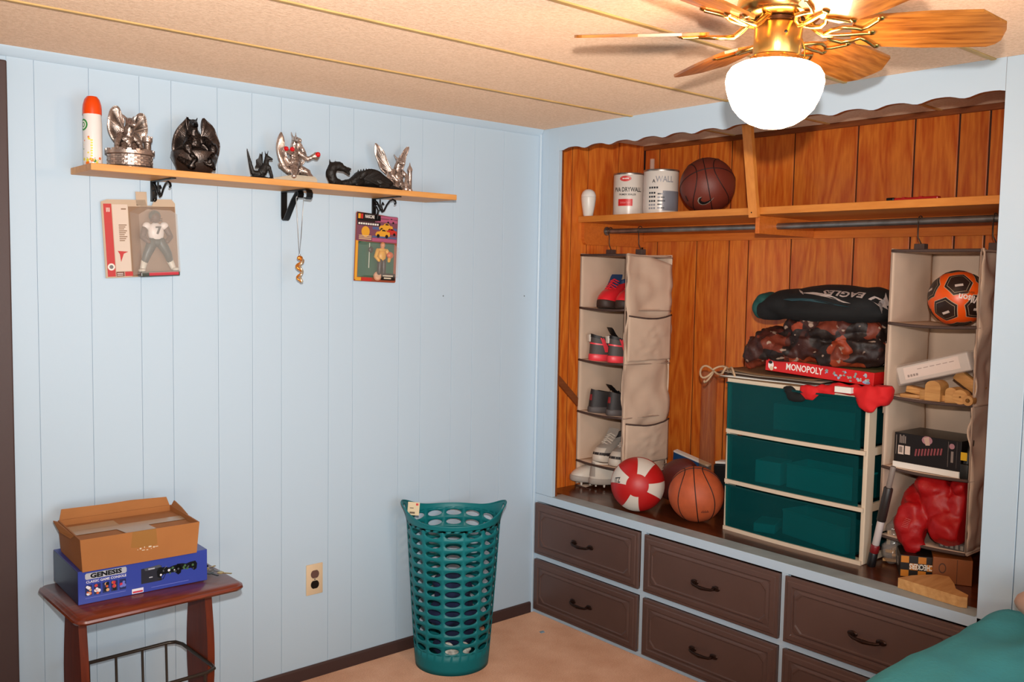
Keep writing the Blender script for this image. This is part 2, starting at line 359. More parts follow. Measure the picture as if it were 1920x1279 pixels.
# blue closet front: left stile, right post, wall beyond, scalloped header
wr = struct('wall_right', MB().box(.004, .02, -3.9, -2.0, 0, H + .01), PAINT)
struct('post', MB().box(0, .02, -1.9985, -1.906, ZF - .02, H, .0015), PAINT2, wr)
struct('stile', MB().box(0, .02, -.1150, -.052, ZF, H, .0012).box(.001, .02, -.0505, -.0, ZF, H, .0012), PAINT2, wr)
struct('post', MB().box(.02, .03, -1.93, -1.906, ZF, H).box(.02, .03, -.115, -.09, ZF, H), PLANKB, wr)
hb = MB(); top = []; pts = []
n = 130
for i in range(n + 1):
    y = -.115 - 1.791 * i / n
    ph = (y + 1.38) / .139 * 2 * pi
    z = 2.0375 - .0055 * cos(ph) - .0012 * cos(2 * ph)
    pts.append((y, z))
rf = [[(x, y, z), (x, y, H)] for x in (0,) for y, z in pts]
for i in range(n):
    (y0, z0), (y1, z1) = pts[i], pts[i + 1]
    hb.add([(0, y0, z0), (0, y1, z1), (0, y1, H), (0, y0, H)], [(0, 1, 2, 3)], m=0)
    hb.add([(0, y0, z0), (.02, y0, z0), (.02, y1, z1), (0, y1, z1)], [(0, 1, 2, 3)], m=1)
    hb.add([(.02, y0, z0), (.02, y0, H), (.02, y1, H), (.02, y1, z1)], [(0, 1, 2, 3)], m=1)
struct('header_valance', hb, [PAINT2, PLANKB], wr)
for y in (-2.0, -2.1, -2.33, -2.51, -2.62, -2.83, -3.1, -3.33, -3.5): pass
ys = [-2.0, -2.1, -2.33, -2.51, -2.62, -2.83, -3.1, -3.33, -3.5, -3.7, -3.9]
for a, c in zip(ys[:-1], ys[1:]): struct('wall_board', MB().box(0, .006, c + .0005, a - .0005, 0, H, .0012), PAINT, wr)
# unseen sides of the room
struct('wall_front', MB().box(-4.25, .02, -3.95, -3.9, 0, H + .01), PAINT)
struct('wall_far', MB().box(-4.25, -4.2, -3.95, .06, 0, H + .01), PAINT)
wf = struct('window_1', MB().box(-1.92, -.48, -3.9, -3.86, .72, .8).box(-1.92, -.48, -3.9, -3.86, 1.9, 1.98).box(-1.92, -1.85, -3.9, -3.86, .8, 1.9).box(-.55, -.48, -3.9, -3.86, .8, 1.9).box(-1.22, -1.18, -3.89, -3.87, .8, 1.9), WHITE)

# ---------------------------------------------------------------- built-in dresser
ds = thing('built_in_dresser', 'low built-in dresser with brown drawers in a pale blue frame under the closet', 'dresser', (0, -1.0, 0))
def dl(mb): return mb.jitter(lambda p: p + Vector((0, 1.0, 0)))
ff = MB(); e = .0015
ff.box(.0, .02, -2.0, 0, .505, ZF - .001, e).box(.0005, .02, -2.0, 0, .2485, .2745, e).box(.0005, .02, -2.0, 0, 0, .0185, e)
for a, c in ((-.02, 0), (-.655, -.630), (-1.288, -1.263), (-2.0, -1.886)): ff.box(.001, .02, a, c, .0, .52, e)
ff.box(.021, .66, -.01, -.004, .0, .5).box(.021, .66, -1.996, -1.99, .0, .5)
build('face_frame', dl(ff), PAINT2, ds)
lab(build('sill', dl(MB().box(.0, .075, -1.9, -.1, ZF - .001, ZF, 0)), SILLP, ds), 'worn grey blue painted sill strip')
lab(build('top', dl(MB().box(.001, D - .001, -1.999, -.001, ZF - .025, ZF - .0012).box(.075, D - .001, -1.998, -.002, ZF - .002, ZF)), FLOORW, ds), 'brown varnished board floor of the closet')
DRWM = mat('drawer_brown', (.115, .062, .050), .38, bscale=140, bstr=.1, bdist=.001, vary=.06)
def drawer_front(wd, ht):
    mb = MB()
    def ring(ins, cut, d):
        a, h2 = wd / 2 - ins, ht / 2 - ins; c = max(cut, .0005)
        return [(d, y, z) for y, z in ((-a + c, -h2), (a - c, -h2), (a, -h2 + c), (a, h2 - c), (a - c, h2), (-a + c, h2), (-a, h2 - c), (-a, -h2 + c))]
    seq = [(0, 0, .0), (0, 0, -.010), (.003, 0, -.014), (.012, 0, -.0145), (.015, 0, -.0175), (.030, .001, -.019), (.033, .002, -.015), (.037, .008, -.0145), (.043, .020, -.0185), (.047, .022, -.019), (.050, .024, -.0160), (.053, .026, -.0158)]
    mb.rings([ring(*q) for q in seq]); return mb
def pull():
    mb = MB()
    for sgn in (-1, 1):
        mb.ell((-.003, sgn * .048, 0), (.004, .018, .010), 12, 6); mb.tube([(0, sgn * .043, 0), (-.018, sgn * .043, 0)], .005, 8)
    mb.tube([(-.018, .05, 0), (-.022, .04, -.003), (-.025, .02, -.005), (-.026, 0, -.006), (-.025, -.02, -.005), (-.022, -.04, -.003), (-.018, -.05, 0)], [.004, .005, .0055, .007, .0055, .005, .004], 8)
    return mb
fr, ph = drawer_front(.606, .2275), pull()
first = None
for (ya, yb) in ((-.022, -.628), (-.657, -1.262), (-1.290, -1.884)):
    for zc in (.387, .133):
        yc = (ya + yb) / 2 + 1.0
        if first is None:
            o = build('drawer', fr, DRWM, ds, loc=(.0, yc, zc)); hdl = build('handle', ph, BRONZE, o, smooth=60, loc=(-.016, 0, -.006)); lab(hdl, 'dark bronze bail pull'); first = o
        else:
            o = first.copy(); COL.objects.link(o); o.parent = ds; o.location = (.0, yc, zc)
            h2 = first.children[0].copy(); COL.objects.link(h2); h2.parent = o
# ---------------------------------------------------------------- ceiling fan with globe
FX, FY = -1.054, -1.873; FZ = 2.03
fan = thing('ceiling_fan', 'brass ceiling fan with oak blades and a glowing white globe light', 'ceiling fan', (FX, FY, FZ))
build('canopy', MB().lathe([(.02, .070), (.07, .080), (.085, .10)], 32), BRASS, fan, smooth=50)
mo = MB().lathe([(.05, .010), (.078, .012), (.086, .020), (.088, .038), (.084, .058), (.06, .070), (.02, .074)], 40)
build('motor_housing', mo, BRASS, fan, smooth=50)
hubp = MB().lathe([(.046, .001), (.052, .002), (.052, .008), (.047, .012)], 32)
build('flywheel', hubp, mat('dark_bronze2', '50301c', .3, .8), fan, smooth=40)
sh = build('switch_housing', MB().lathe([(.047, -.064), (.0485, -.062), (.0485, -.002), (.046, .001)], 40), BRASSM, fan, smooth=40)
for a in (-128, -28, 95): build('screw', MB().ell((.0485 * cos(radians(a)), .0485 * sin(radians(a)), -.024), (.0035, .0035, .0035), 10, 6), BLACKM, sh, smooth=60)
ft = MB().lathe([(.044, -.0645), (.053, -.066), (.055, -.070), (.055, -.084), (.052, -.086)], 40)
fo = build('fitter', ft, BRASS, fan, smooth=40)
for a in (20, 140, 260): build('thumb_screw', MB().tube([(.053 * cos(radians(a)), .053 * sin(radians(a)), -.077), (.063 * cos(radians(a)), .063 * sin(radians(a)), -.077)], .0028, 8), BRASS, fo, smooth=50)
prof = [(.048, -.074), (.056, -.077), (.076, -.081), (.090, -.089), (.0975, -.101), (.0995, -.115), (.097, -.131), (.091, -.150), (.082, -.169), (.067, -.186), (.048, -.199), (.027, -.207), (.006, -.2095)]
gm, nt, bb = newmat('glowing_globe_glass'); em = N(nt, 'ShaderNodeEmission'); em.inputs[0].default_value = (1.0, .61, .35, 1); em.inputs[1].default_value = LAMP_EMIT
nt.links.new(em.outputs[0], nt.nodes['Material Output'].inputs[0])
lab(build('globe', MB().lathe(prof, 40), gm, fan, smooth=180), 'glowing white glass globe shade')
pc = MB().tube([(.047, -.014, -.03), (.052, -.016, -.05), (.0525, -.016, -.11), (.1015, -.035, -.118)], .0012, 6)
build('pull_chain', MB().tube([(.049 * cos(radians(-70)), .049 * sin(radians(-70)), -.03), (.056 * cos(radians(-70)), .056 * sin(radians(-70)), -.05), (.058 * cos(radians(-70)), .058 * sin(radians(-70)), -.078)], .0013, 6), BRASS, sh)
# blade in its own frame: +X outwards, pitched about X
fan.matrix_world = T(FX, FY, FZ - .005) @ Matrix.Rotation(radians(2.4), 4, Vector((.653, .757, 0)))
def blade_outline():
    h = .064; return [(.155, -.046), (.19, -.056), (.28, -h), (.372, -h), (.420, -.020), (.424, .0), (.422, .040), (.414, .054), (.400, h), (.28, h), (.19, .056), (.155, .046), (.142, .020), (.142, -.020)]
PITCH = -15.5
bl = MB().prism(blade_outline(), -.003, .003)
br = MB()
# cast bracket: neck, oval loops and three fingers holding the blade
br.tube([(.044, 0, .024), (.060, 0, .020), (.074, 0, .004), (.090, 0, -.008), (.108, 0, -.009)], [.008, .0075, .0065, .006, .005], 10)
for sg in (-1, 1):
    br.tube([(.088, 0, -.006), (.104, sg * .018, -.008), (.124, sg * .028, -.008), (.145, sg * .024, -.007), (.160, sg * .016, -.006), (.172, sg * .026, -.006), (.190, sg * .050, -.006)], [.0045, .0045, .0045, .0042, .004, .004, .0035], 8)
    br.ell((.193, sg * .052, -.005), (.007, .007, .003), 10, 6)
br.tube([(.105, 0, -.009), (.135, 0, -.008), (.160, 0, -.006), (.178, 0, -.006)], [.004, .0045, .004, .003], 8)
br.ell((.180, 0, -.005), (.008, .008, .003), 10, 6)
for k in range(6):
    az = 122 - 60 * k
    R_ = Matrix.Rotation(radians(az), 4, 'Z') @ Matrix.Rotation(radians(PITCH), 4, 'X')
    if k == 0:
        b0 = build('blade', bl, OAKBLADE, fan); q0 = build('blade_bracket', br, BRASS, b0, smooth=60)
    else:
        b0 = b0.copy(); COL.objects.link(b0); b0.parent = fan
        q0 = q0.copy(); COL.objects.link(q0); q0.parent = b0
    b0.matrix_local = T(0, 0, -.014) @ R_

# ---------------------------------------------------------------- wall shelf on the left
ZS = 1.80
ws = thing('wall_shelf', 'long pine wall shelf on black brackets holding dragon figurines', 'shelf', (-1.2575, 0, ZS))
build('board', MB().box(-.6525, .6525, -.2, -.001, -.02, 0, .002), PINE, ws)
def scroll_bracket():
    mb = MB()
    mb.box(-.009, .009, -.004, 0, -.085, -.02, .001)
    mb.box(-.008, .008, -.175, 0, -.0235, -.0202, .001)
    c = [(0, -.005, -.026), (0, -.025, -.036), (0, -.045, -.060), (0, -.060, -.072), (0, -.072, -.068), (0, -.090, -.048), (0, -.110, -.034), (0, -.130, -.030), (0, -.146, -.036), (0, -.150, -.044), (0, -.142, -.047)]
    mb.tube(c, .0035, 8); mb.tube([(0, -.062, -.066), (0, -.055, -.050), (0, -.062, -.038), (0, -.070, -.046)], .003, 8); mb.tube([(0, -.045, -.026), (0, -.046, -.058)], .003, 8)
    mb.tube([(0, -.004, -.050), (0, -.020, -.052), (0, -.030, -.064), (0, -.026, -.080), (0, -.014, -.084)], .003, 8)
    mb.tube([(0, -.014, -.084), (0, -.004, -.078)], .003, 8)
    return mb
sb = build('bracket', scroll_bracket(), BLACKM, ws, smooth=60, loc=(-1.665 + 1.2575, 0, 0))
s2 = sb.copy(); COL.objects.link(s2); s2.parent = ws; s2.location = (-.845 + 1.2575, 0, 0)
pb = MB(); w2 = .011
def strap(pts):
    out = []
    for i in range(len(pts)):
        p = Vector((0, pts[i][0], pts[i][1])); t = Vector((0, pts[min(i + 1, len(pts) - 1)][0] - pts[max(i - 1, 0)][0], pts[min(i + 1, len(pts) - 1)][1] - pts[max(i - 1, 0)][1])).normalized(); nn = Vector((0, -t.z, t.y)) * .002
        out.append([p + Vector((-w2, 0, 0)) + nn, p + Vector((w2, 0, 0)) + nn, p + Vector((w2, 0, 0)) - nn, p + Vector((-w2, 0, 0)) - nn])
    pb.rings(out)
strap([(-.003, -.0225), (-.003, -.05), (-.003, -.105), (-.006, -.116), (-.014, -.120), (-.022, -.116), (-.075, -.055), (-.110, -.026), (-.122, -.027), (-.126, -.036), (-.120, -.046), (-.108, -.046)])
strap([(-.003, -.0225), (-.12, -.0225), (-.165, -.0225), (-.180, -.026), (-.188, -.036), (-.186, -.048), (-.176, -.054), (-.166, -.051)])
lab(build('bracket', pb, BLACKM, ws, smooth=40, loc=(-1.213 + 1.2575, 0, 0)), 'plain black strap bracket bent into a V')

# spray can
sp = thing('spray_can', 'white spray can with an orange cap on the left end of the pine shelf', 'spray can', (-1.875, -.10, ZS))
build('can_body', MB().lathe([(.021, 0), (.0255, .003), (.0262, .008), (.0262, .125), (.0255, .13), (.0245, .152)], 28), mat('can_white', 'eee6e0', .25), sp, smooth=40)
build('cap', MB().lathe([(.0262, .150), (.0262, .165), (.025, .178), (.021, .193), (.014, .202), (.004, .204)], 28), mat('orange_cap', 'ee4a08', .3), sp, smooth=40)
pr = MB()
def oncyl(r, a0, M=None): return lambda p: Vector((r * cos(radians(a0) + p.x / r), r * sin(radians(a0) + p.x / r), p.y))
def disc_cyl(mb, r, a0, z, rad, rin, m, sx=1.0, n=20):
    f = oncyl(r, a0); vs = [f(Vector((sx * q * cos(2 * pi * i / n), z + q * sin(2 * pi * i / n), 0))) for q in (rin, rad) for i in range(n)]
    mb.add(vs, [(i, (i + 1) % n, n + (i + 1) % n, n + i) for i in range(n)], m=m)
def patch_cyl(mb, r, a0, x0, x1, z0, z1, m, n=6):
    f = oncyl(r, a0); mb.grid(lambda u, v: f(Vector((x0 + (x1 - x0) * u, z0 + (z1 - z0) * v, 0))), n, 2, m=m)
ca = -172
disc_cyl(pr, .0265, ca, .118, .017, .012, 0); disc_cyl(pr, .0265, ca, .118, .008, .005, 0); disc_cyl(pr, .0265, ca, .118, .012, .008, 1)
rr = random.Random(3)
for i in range(26):
    a = ca + rr.uniform(0, 130); z = rr.uniform(.004, .022) if i < 17 else rr.uniform(.02, .085)
    disc_cyl(pr, .0264 + .0001 * i / 26, a, z, rr.uniform(.002, .0055) * (1 if i < 17 else .6), 0.0005, rr.choice([0, 2, 3, 2, 3]), 1, 8)
for k in range(7): patch_cyl(pr, .0265, -112, -.0035 + .001 * (k % 2), .003, .026 + k * .0075, .0305 + k * .0075, 3)
build('label_print', pr, [flat('2e8b3c'), flat('f0f0e0'), flat('f07818'), flat('e8d840')], sp)

# ---------------------------------------------------------------- figurines
PEW = pewter('antique_pewter', '241c18', 'c8b4a8'); PEWD = pewter('dark_pewter', '0c0a0a', '645852', .3, .85); SILV = pewter('silver_cast', '3a302c', 'e6d2c6', .28)
BLKF = mat('black_resin', '17120f', .55, bscale=200, bstr=.4); GEM = mat('red_gem', 'd0101c', .1, spec=.8)
def wing(mb, root, tips, y=0.0, bow=.01, th=.0022, ribs=True, rr=.0025, arm=None):
    """bat wing: fan of fingers from root, scalloped membrane between tips; x,z coords"""
    pts = [Vector((root[0], y, root[1]))] + [Vector((t[0], y + bow * (i % 2 == 0) * .4 + (t[2] if len(t) > 2 else 0), t[1])) for i, t in enumerate(tips)]
    for a, c in zip(pts[1:-1], pts[2:]):
        mid = (a + c) / 2 * .86 + pts[0] * .14
        tri = [pts[0], a, mid, c]; n = Vector((0, th / 2, 0))
        mb.rings([[q - n for q in tri], [q + n + Vector((0, bow * .0, 0)) for q in tri]])
    if ribs:
        for t in pts[1:]: mb.tube([pts[0], (pts[0] + t) / 2 + Vector((0, -th * .6, 0)), t], [rr * 1.3, rr, rr * .5], 6)
# 1 winged dragon on a castle tower
f1 = thing('dragon_on_tower', 'pewter winged dragon crouching on a round castle tower, beside the spray can', 'figurine', (-1.768, -.10, ZS), group='dragon figurines on the pine shelf')
tw = MB().lathe([(.066, 0), (.067, .004), (.063, .008), (.063, .040), (.070, .043), (.070, .052), (.060, .053), (.004, .050)], 36)
tw0 = build('tower_base', tw, PEW, f1, smooth=35)
bk = MB()
for row in range(5):
    for i in range(22):
        a = 2 * pi * (i + .5 * (row % 2)) / 22; z = .0095 + row * .0062
        bk.box(-.0086, .0086, -.0010, .0010, 0, .0057, M=Matrix.Rotation(a, 4, 'Z') @ T(0, -.0632, z))
for i in range(18): bk.box(-.006, .006, -.003, .003, 0, .006, M=RZ(20 * i) @ T(0, -.067, .0515))
build('brick', bk, PEW, tw0, kind='stuff')
d = MB()
d.ell((-.010, .0, .082), (.024, .022, .032)); d.cap((-.006, -.004, .10), .017, (-.004, -.012, .135), .012); d.cap((-.004, -.014, .140), .014, (.000, -.036, .130), .008)
d.cap((-.012, -.008, .150), .004, (-.020, .004, .163), .0015); d.cap((.006, -.008, .150), .004, (.014, .004, .163), .0015)
for sg in (-1, 1):
    d.cap((-.01 + sg * .020, -.006, .10), .010, (-.01 + sg * .034, -.018, .074), .008); d.cap((-.01 + sg * .034, -.018, .074), .008, (-.01 + sg * .036, -.026, .050), .007)
    d.cap((-.01 + sg * .014, -.012, .070), .012, (-.01 + sg * .018, -.030, .056), .008)
d.cap((.01, .01, .06), .012, (.035, -.005, .058), .008); d.cap((.035, -.005, .058), .008, (.030, -.034, .056), .005); d.cap((.03, -.034, .056), .005, (.0, -.040, .055), .004)
build('dragon', remesh(d, .0026, lambda p: .0012 * noise.noise(p * 220)), PEW, f1, smooth=180)
leafwing('wing', [(-.022, .085), (-.040, .078), (-.056, .100), (-.062, .132), (-.056, .166), (-.042, .184), (-.028, .180), (-.020, .160), (-.014, .140)], (-.016, .115), f1, PEW, .0, .010, ribs=(.2, .42, .62, .8))
leafwing('wing', [(.008, .135), (.014, .152), (.026, .168), (.040, .172), (.050, .158), (.054, .130), (.048, .100), (.034, .078), (.018, .080)], (.006, .112), f1, PEW, .0, .010, ribs=(.2, .42, .62, .8))
st = MB().lathe([(.013, .05), (.011, .054), (.011, .082), (.015, .086), (.015, .097), (.009, .0975), (.008, .09), (.002, .089)], 14, M=T(.046, -.016, 0))
for i in range(6): st.box(-.003, .003, -.002, .002, .096, .102, M=T(.046, -.016, 0) @ RZ(60 * i) @ T(0, -.013, 0))
build('turret', st, PEW, f1, smooth=35)
# 2 dark dragon wrapped in its wings over a rock bowl
f2 = thing('dark_dragon_on_rock', 'dark metallic dragon with tall ribbed wings perched on a rounded rock', 'figurine', (-1.571, -.10, ZS), group='dragon figurines on the pine shelf')
rk = MB().lathe([(.040, 0), (.048, .003), (.062, .03), (.071, .055), (.068, .07), (.05, .075), (.003, .07)], 20)
rk.v = [v + Vector((noise.noise(v * 40) * .008, noise.noise(v * 40 + Vector((5, 5, 5))) * .008, 0)) for v in rk.v]
build('rock', rk, PEWD, f2, smooth=50)
d = MB(); d.ell((0, -.012, .045), (.052, .045, .045)); d.cap((-.05, -.02, .05), .016, (-.030, -.058, .02), .012); d.cap((.045, -.02, .06), .018, (.030, -.06, .03), .012); d.ell((-.004, -.004, .10), (.028, .026, .048)); d.cap((-.006, -.012, .130), .016, (-.012, -.022, .155), .012); d.cap((-.012, -.024, .158), .013, (-.014, -.050, .148), .008)
for sg in (-1, 1):
    d.cap((-.012 + sg * .010, -.02, .166), .004, (-.012 + sg * .020, -.01, .18), .0015)
    d.cap((sg * .025, -.02, .11), .013, (sg * .040, -.045, .088), .012); d.ell((sg * .040, -.050, .080), (.016, .014, .020)); d.cap((sg * .040, -.05, .07), .010, (sg * .022, -.066, .042), .008)
    d.cap((sg * .022, -.066, .042), .009, (sg * .040, -.060, .018), .006)
d.cap((.0, -.02, .07), .016, (-.012, -.052, .05), .010); d.cap((-.012, -.052, .05), .010, (.02, -.062, .03), .007); d.cap((.02, -.062, .03), .007, (.045, -.05, .028), .005)
build('dragon', remesh(d, .0026, lambda p: .0015 * noise.noise(p * 180)), PEWD, f2, smooth=180)
leafwing('wing', [(-.030, .070), (-.052, .058), (-.068, .070), (-.066, .105), (-.052, .140), (-.030, .166), (-.018, .178), (-.018, .158), (-.014, .140)], (-.012, .105), f2, PEWD, -.004, .008, ribs=(.25, .5, .66))
leafwing('wing', [(.018, .150), (.022, .176), (.036, .170), (.058, .148), (.072, .115), (.076, .085), (.068, .062), (.050, .058), (.030, .070)], (.014, .100), f2, PEWD, -.008, -.012, ribs=(.2, .33, .46, .58, .7), rr=.003)
# 3 small black dragon
f3 = thing('small_black_dragon', 'smallest matte black dragon with raised tail, left of the silver gem dragon', 'figurine', (-1.362, -.12, ZS), group='dragon figurines on the pine shelf')
d = MB(); d.ell((.004, 0, .006), (.042, .026, .006)); d.cap((.012, 0, .028), .016, (.022, -.004, .05), .011); d.cap((.022, -.004, .05), .010, (.026, -.004, .076), .007)
d.cap((.026, -.004, .076), .008, (.040, -.012, .070), .004); d.cap((.028, -.001, .082), .003, (.034, .003, .10), .001); d.cap((.024, -.001, .082), .003, (.022, .003, .098), .001)
d.cap((.03, -.012, .045), .006, (.036, -.02, .012), .005); d.cap((.0, .0, .02), .012, (-.022, 0, .022), .008); d.cap((-.022, 0, .022), .008, (-.030, 0, .05), .006); d.cap((-.030, 0, .05), .006, (-.042, 0, .098), .002)
build('dragon', remesh(d, .0022, lambda p: .001 * noise.noise(p * 250)), BLKF, f3, smooth=180)
wg = MB(); wing(wg, (.014, .042), [(.016, .094), (.006, .088), (-.006, .066), (-.012, .040)], .006, rr=.002); build('wing', wg, BLKF, f3, smooth=40)
# 4 silver dragon with red gems
f4 = thing('silver_gem_dragon', 'silver dragon holding red gems, standing on a pale slanted plinth', 'figurine', (-1.225, -.10, ZS), group='dragon figurines on the pine shelf')
pl = MB().rings([[(-.085, -.02, 0), (.055, -.06, 0), (.060, .03, 0), (-.080, .05, 0)], [(-.085, -.02, .012), (.055, -.06, .014), (.060, .03, .016), (-.080, .05, .014)], [(-.020, -.04, .026), (.050, -.052, .024), (.054, .02, .026), (-.012, .025, .028)]])
lab(build('plinth', pl, mat('plinth_grey', 'b0a490', .45, .3, bscale=80, bstr=.3), f4, smooth=20), 'pale stone-look plinth')
d = MB(); d.cap((.0, .0, .03), .020, (-.006, -.004, .07), .022); d.cap((-.006, -.004, .07), .02, (-.004, -.002, .115), .014); d.cap((-.004, -.002, .115), .013, (.0, -.006, .145), .011)
d.cap((0, -.006, .148), .012, (.004, -.034, .142), .007); d.cap((-.005, 0, .155), .004, (-.010, .008, .178), .001); d.cap((.006, 0, .155), .004, (.010, .008, .178), .001)
d.cap((-.015, -.01, .10), .009, (-.045, -.025, .108), .007); d.cap((.012, -.008, .105), .009, (.045, -.012, .085), .008); d.cap((.045, -.012, .085), .008, (.068, -.02, .10), .008)
d.cap((.01, 0, .05), .02, (.04, -.02, .04), .012); d.cap((-.01, -.02, .05), .014, (-.02, -.036, .022), .010); d.cap((.04, -.02, .04), .010, (.045, -.04, .02), .008)
d.cap((.0, .02, .04), .014, (-.045, .01, .06), .010); d.ell((.072, -.02, .098), (.012, .010, .014)); d.cap((.03, .0, .12), .008, (.045, .005, .09), .01)
build('dragon', remesh(d, .0026, lambda p: .0013 * noise.noise(p * 200)), SILV, f4, smooth=180)
leafwing('wing', [(-.018, .030), (-.040, .040), (-.060, .070), (-.069, .105), (-.066, .140), (-.054, .166), (-.052, .145), (-.050, .115), (-.040, .088), (-.022, .070)], (-.028, .058), f4, SILV, -.006, -.008, th=.007, ribs=(.3, .5, .62))
leafwing('wing', [(.006, .140), (.022, .146), (.040, .130), (.050, .105), (.048, .080), (.030, .062), (.012, .060)], (.010, .09), f4, SILV, .012, .006, ribs=(.25, .5, .7))
for c_, q in (((-.046, -.034, .110), .009), ((-.022, -.030, .111), .009), ((.072, -.034, .102), .010)): lab(build('gem', MB().ell(c_, (q, q * .7, q * .9), 8, 5), GEM, f4), 'red faceted gem')
# 5 black dragon lying along the shelf
f5 = thing('reclining_black_dragon', 'long black dragon lying along the shelf with its neck arched back', 'figurine', (-.965, -.135, ZS), group='dragon figurines on the pine shelf')
d = MB()
ch = [((-.105, .0, .012), .013), ((-.130, .0, .017), .016), ((-.140, .0, .042), .018), ((-.130, .0, .066), .017), ((-.108, -.004, .070), .016)]
for (a, ra), (c, rc) in zip(ch[:-1], ch[1:]): d.cap(a, ra, c, rc)
d.cap((-.112, -.004, .068), .016, (-.088, -.010, .060), .010); d.cap((-.090, -.010, .058), .008, (-.072, -.010, .046), .005); d.cap((-.090, -.010, .064), .007, (-.070, -.012, .062), .005)
d.cap((-.14, 0, .07), .005, (-.142, .004, .092), .0015); d.cap((-.122, 0, .08), .004, (-.118, .006, .092), .0015)
ch = [((-.105, 0, .010), .010), ((-.06, 0, .016), .015), ((-.02, 0, .032), .030), ((.02, 0, .036), .033), ((.06, 0, .026), .024), ((.10, 0, .013), .012), ((.150, -.005, .006), .005)]
for (a, ra), (c, rc) in zip(ch[:-1], ch[1:]): d.cap(a, ra, c, rc)
d.cap((.03, -.02, .03), .018, (.06, -.045, .012), .010); d.cap((-.03, -.02, .02), .012, (-.06, -.04, .008), .007); d.cap((.06, -.045, .01), .009, (.03, -.05, .008), .007)
build('dragon', remesh(d, .0028, lambda p: .0012 * noise.noise(p * 200) - (.0015 if p.z < .003 else 0)), BLKF, f5, smooth=180)
sk = MB()
for i in range(12):
    x = -.03 + i * .011; z = .052 + .016 * sin(pi * min(1, max(0, (x + .05) / .14))) - max(0, x - .04) * .45
    sk.rings([[(x - .005, -.001, z - .006), (x + .005, -.001, z - .006), (x + .005, .001, z - .006), (x - .005, .001, z - .006)], [(x, -.0005, z + .005), (x + .001, -.0005, z + .005), (x + .001, .0005, z + .005), (x, .0005, z + .005)]])
build('back_ridge', sk, BLKF, f5)
leafwing('wing', [(-.045, .030), (-.030, .055), (.0, .066), (.030, .062), (.062, .046), (.095, .022), (.070, .012), (.030, .010)], (-.025, .030), f5, BLKF, -.030, -.006, ribs=(.35, .5, .65, .8))
# 6 silver winged dragon with candle pillars
f6 = thing('silver_pillar_dragon', 'silver winged dragon between candle-like pillars, rightmost on the pine shelf', 'figurine', (-.805, -.085, ZS), group='dragon figurines on the pine shelf')
build('plinth', MB().lathe([(.066, 0), (.067, .005), (.060, .010), (.003, .010)], 24, M=S(1, .7, 1)), SILV, f6, smooth=40)
d = MB(); d.ell((.004, 0, .050), (.028, .024, .042)); d.ell((-.030, -.006, .030), (.020, .02, .026)); d.cap((.004, -.004, .08), .016, (.008, -.012, .115), .011); d.cap((.008, -.012, .118), .012, (.012, -.036, .106), .007)
d.cap((.0, -.006, .126), .004, (-.006, .004, .142), .0015); d.cap((.014, -.006, .126), .004, (.020, .004, .142), .0015)
for sg in (-1, 1):
    d.cap((.004 + sg * .018, -.008, .08), .009, (.004 + sg * .032, -.025, .058), .007); d.cap((.004 + sg * .012, -.01, .035), .014, (.004 + sg * .018, -.03, .014), .010)
    d.cap((.004 + sg * .032, -.025, .058), .007, (.004 + sg * .020, -.034, .042), .006)
d.cap((.0, .01, .03), .013, (-.035, -.01, .018), .008)
build('dragon', remesh(d, .0026, lambda p: .0012 * noise.noise(p * 210)), SILV, f6, smooth=180)
leafwing('wing', [(-.012, .090), (-.040, .140), (-.064, .166), (-.082, .172), (-.080, .140), (-.068, .105), (-.050, .080), (-.028, .062)], (-.012, .078), f6, SILV, .006, .010, ribs=(.3, .45, .6, .78))
leafwing('wing', [(.016, .096), (.026, .130), (.044, .160), (.066, .176), (.058, .146), (.050, .115), (.036, .088)], (.016, .082), f6, SILV, .006, .010, ribs=(.3, .45, .65))
for x, y, h in ((.056, -.012, .092), (-.040, -.012, .055), (.020, -.040, .03)):
    build('pillar', MB().lathe([(.011, .008), (.0115, .014), (.0085, .018), (.0085, h - .01), (.011, h - .006), (.010, h), (.003, h + .012), (.001, h + .022)], 14, M=T(x, y, 0)), SILV, f6, smooth=40)

# ---------------------------------------------------------------- blister packs and necklace under the shelf
BLIS = clearmat('clear_blister', 'f4ece4', .22, .08)
SKIN = mat('toy_skin', 'b07850', .5)
def toy(mb_parts, scale=1.0):
    pass
p1 = thing('football_figure_pack', 'blister pack with a red side stripe and a white jerseyed football toy', 'toy package', (-1.698, -.012, 1.475), group='blister packs hanging under the pine shelf')
M1 = RY(-3.0)
card = MB().prism([(-.118, .002), (.110, .002), (.110, .232), (.100, .245), (.046, .245), (.036, .225), (.020, .225), (.016, .243), (-.10, .243), (-.118, .236)], -.001, .001, M=M1 @ RX(90)).box(-.012, .022, -.001, .001, .225, .268, M=M1)
build('card', card, mat('pack_card', 'c0a890', .35, vary=.06), p1)
pp = MB()
def pq(mb, x0, x1, z0, z1, m, y=-.0016, M=M1): mb.add([(x0, y, z0), (x1, y, z0), (x1, y, z1), (x0, y, z1)], [(0, 1, 2, 3)], M, m)
pq(pp, -.112, -.088, .006, .230, 0); pq(pp, -.086, -.040, .022, .228, 1); pq(pp, -.086, -.062, .006, .020, 2); pq(pp, -.060, -.036, .006, .020, 0); pq(pp, -.038, .108, .004, .222, 3, -.0014)
pp.lathe([(.011, 0), (.011, .0004)], 16, M=M1 @ T(-.100, -.0020, .036) @ RX(90), m=4); pp.lathe([(.006, 0), (.006, .0004)], 12, M=M1 @ T(-.100, -.0026, .036) @ RX(90), m=5)
for k in range(3): pq(pp, -.104 + k * .004, -.102 + k * .004, .205, .218, 4, -.002)
for k in range(9): pq(pp, -.070, -.054 + .004 * (k % 3), .115 + k * .006, .118 + k * .006, 3, -.0022)
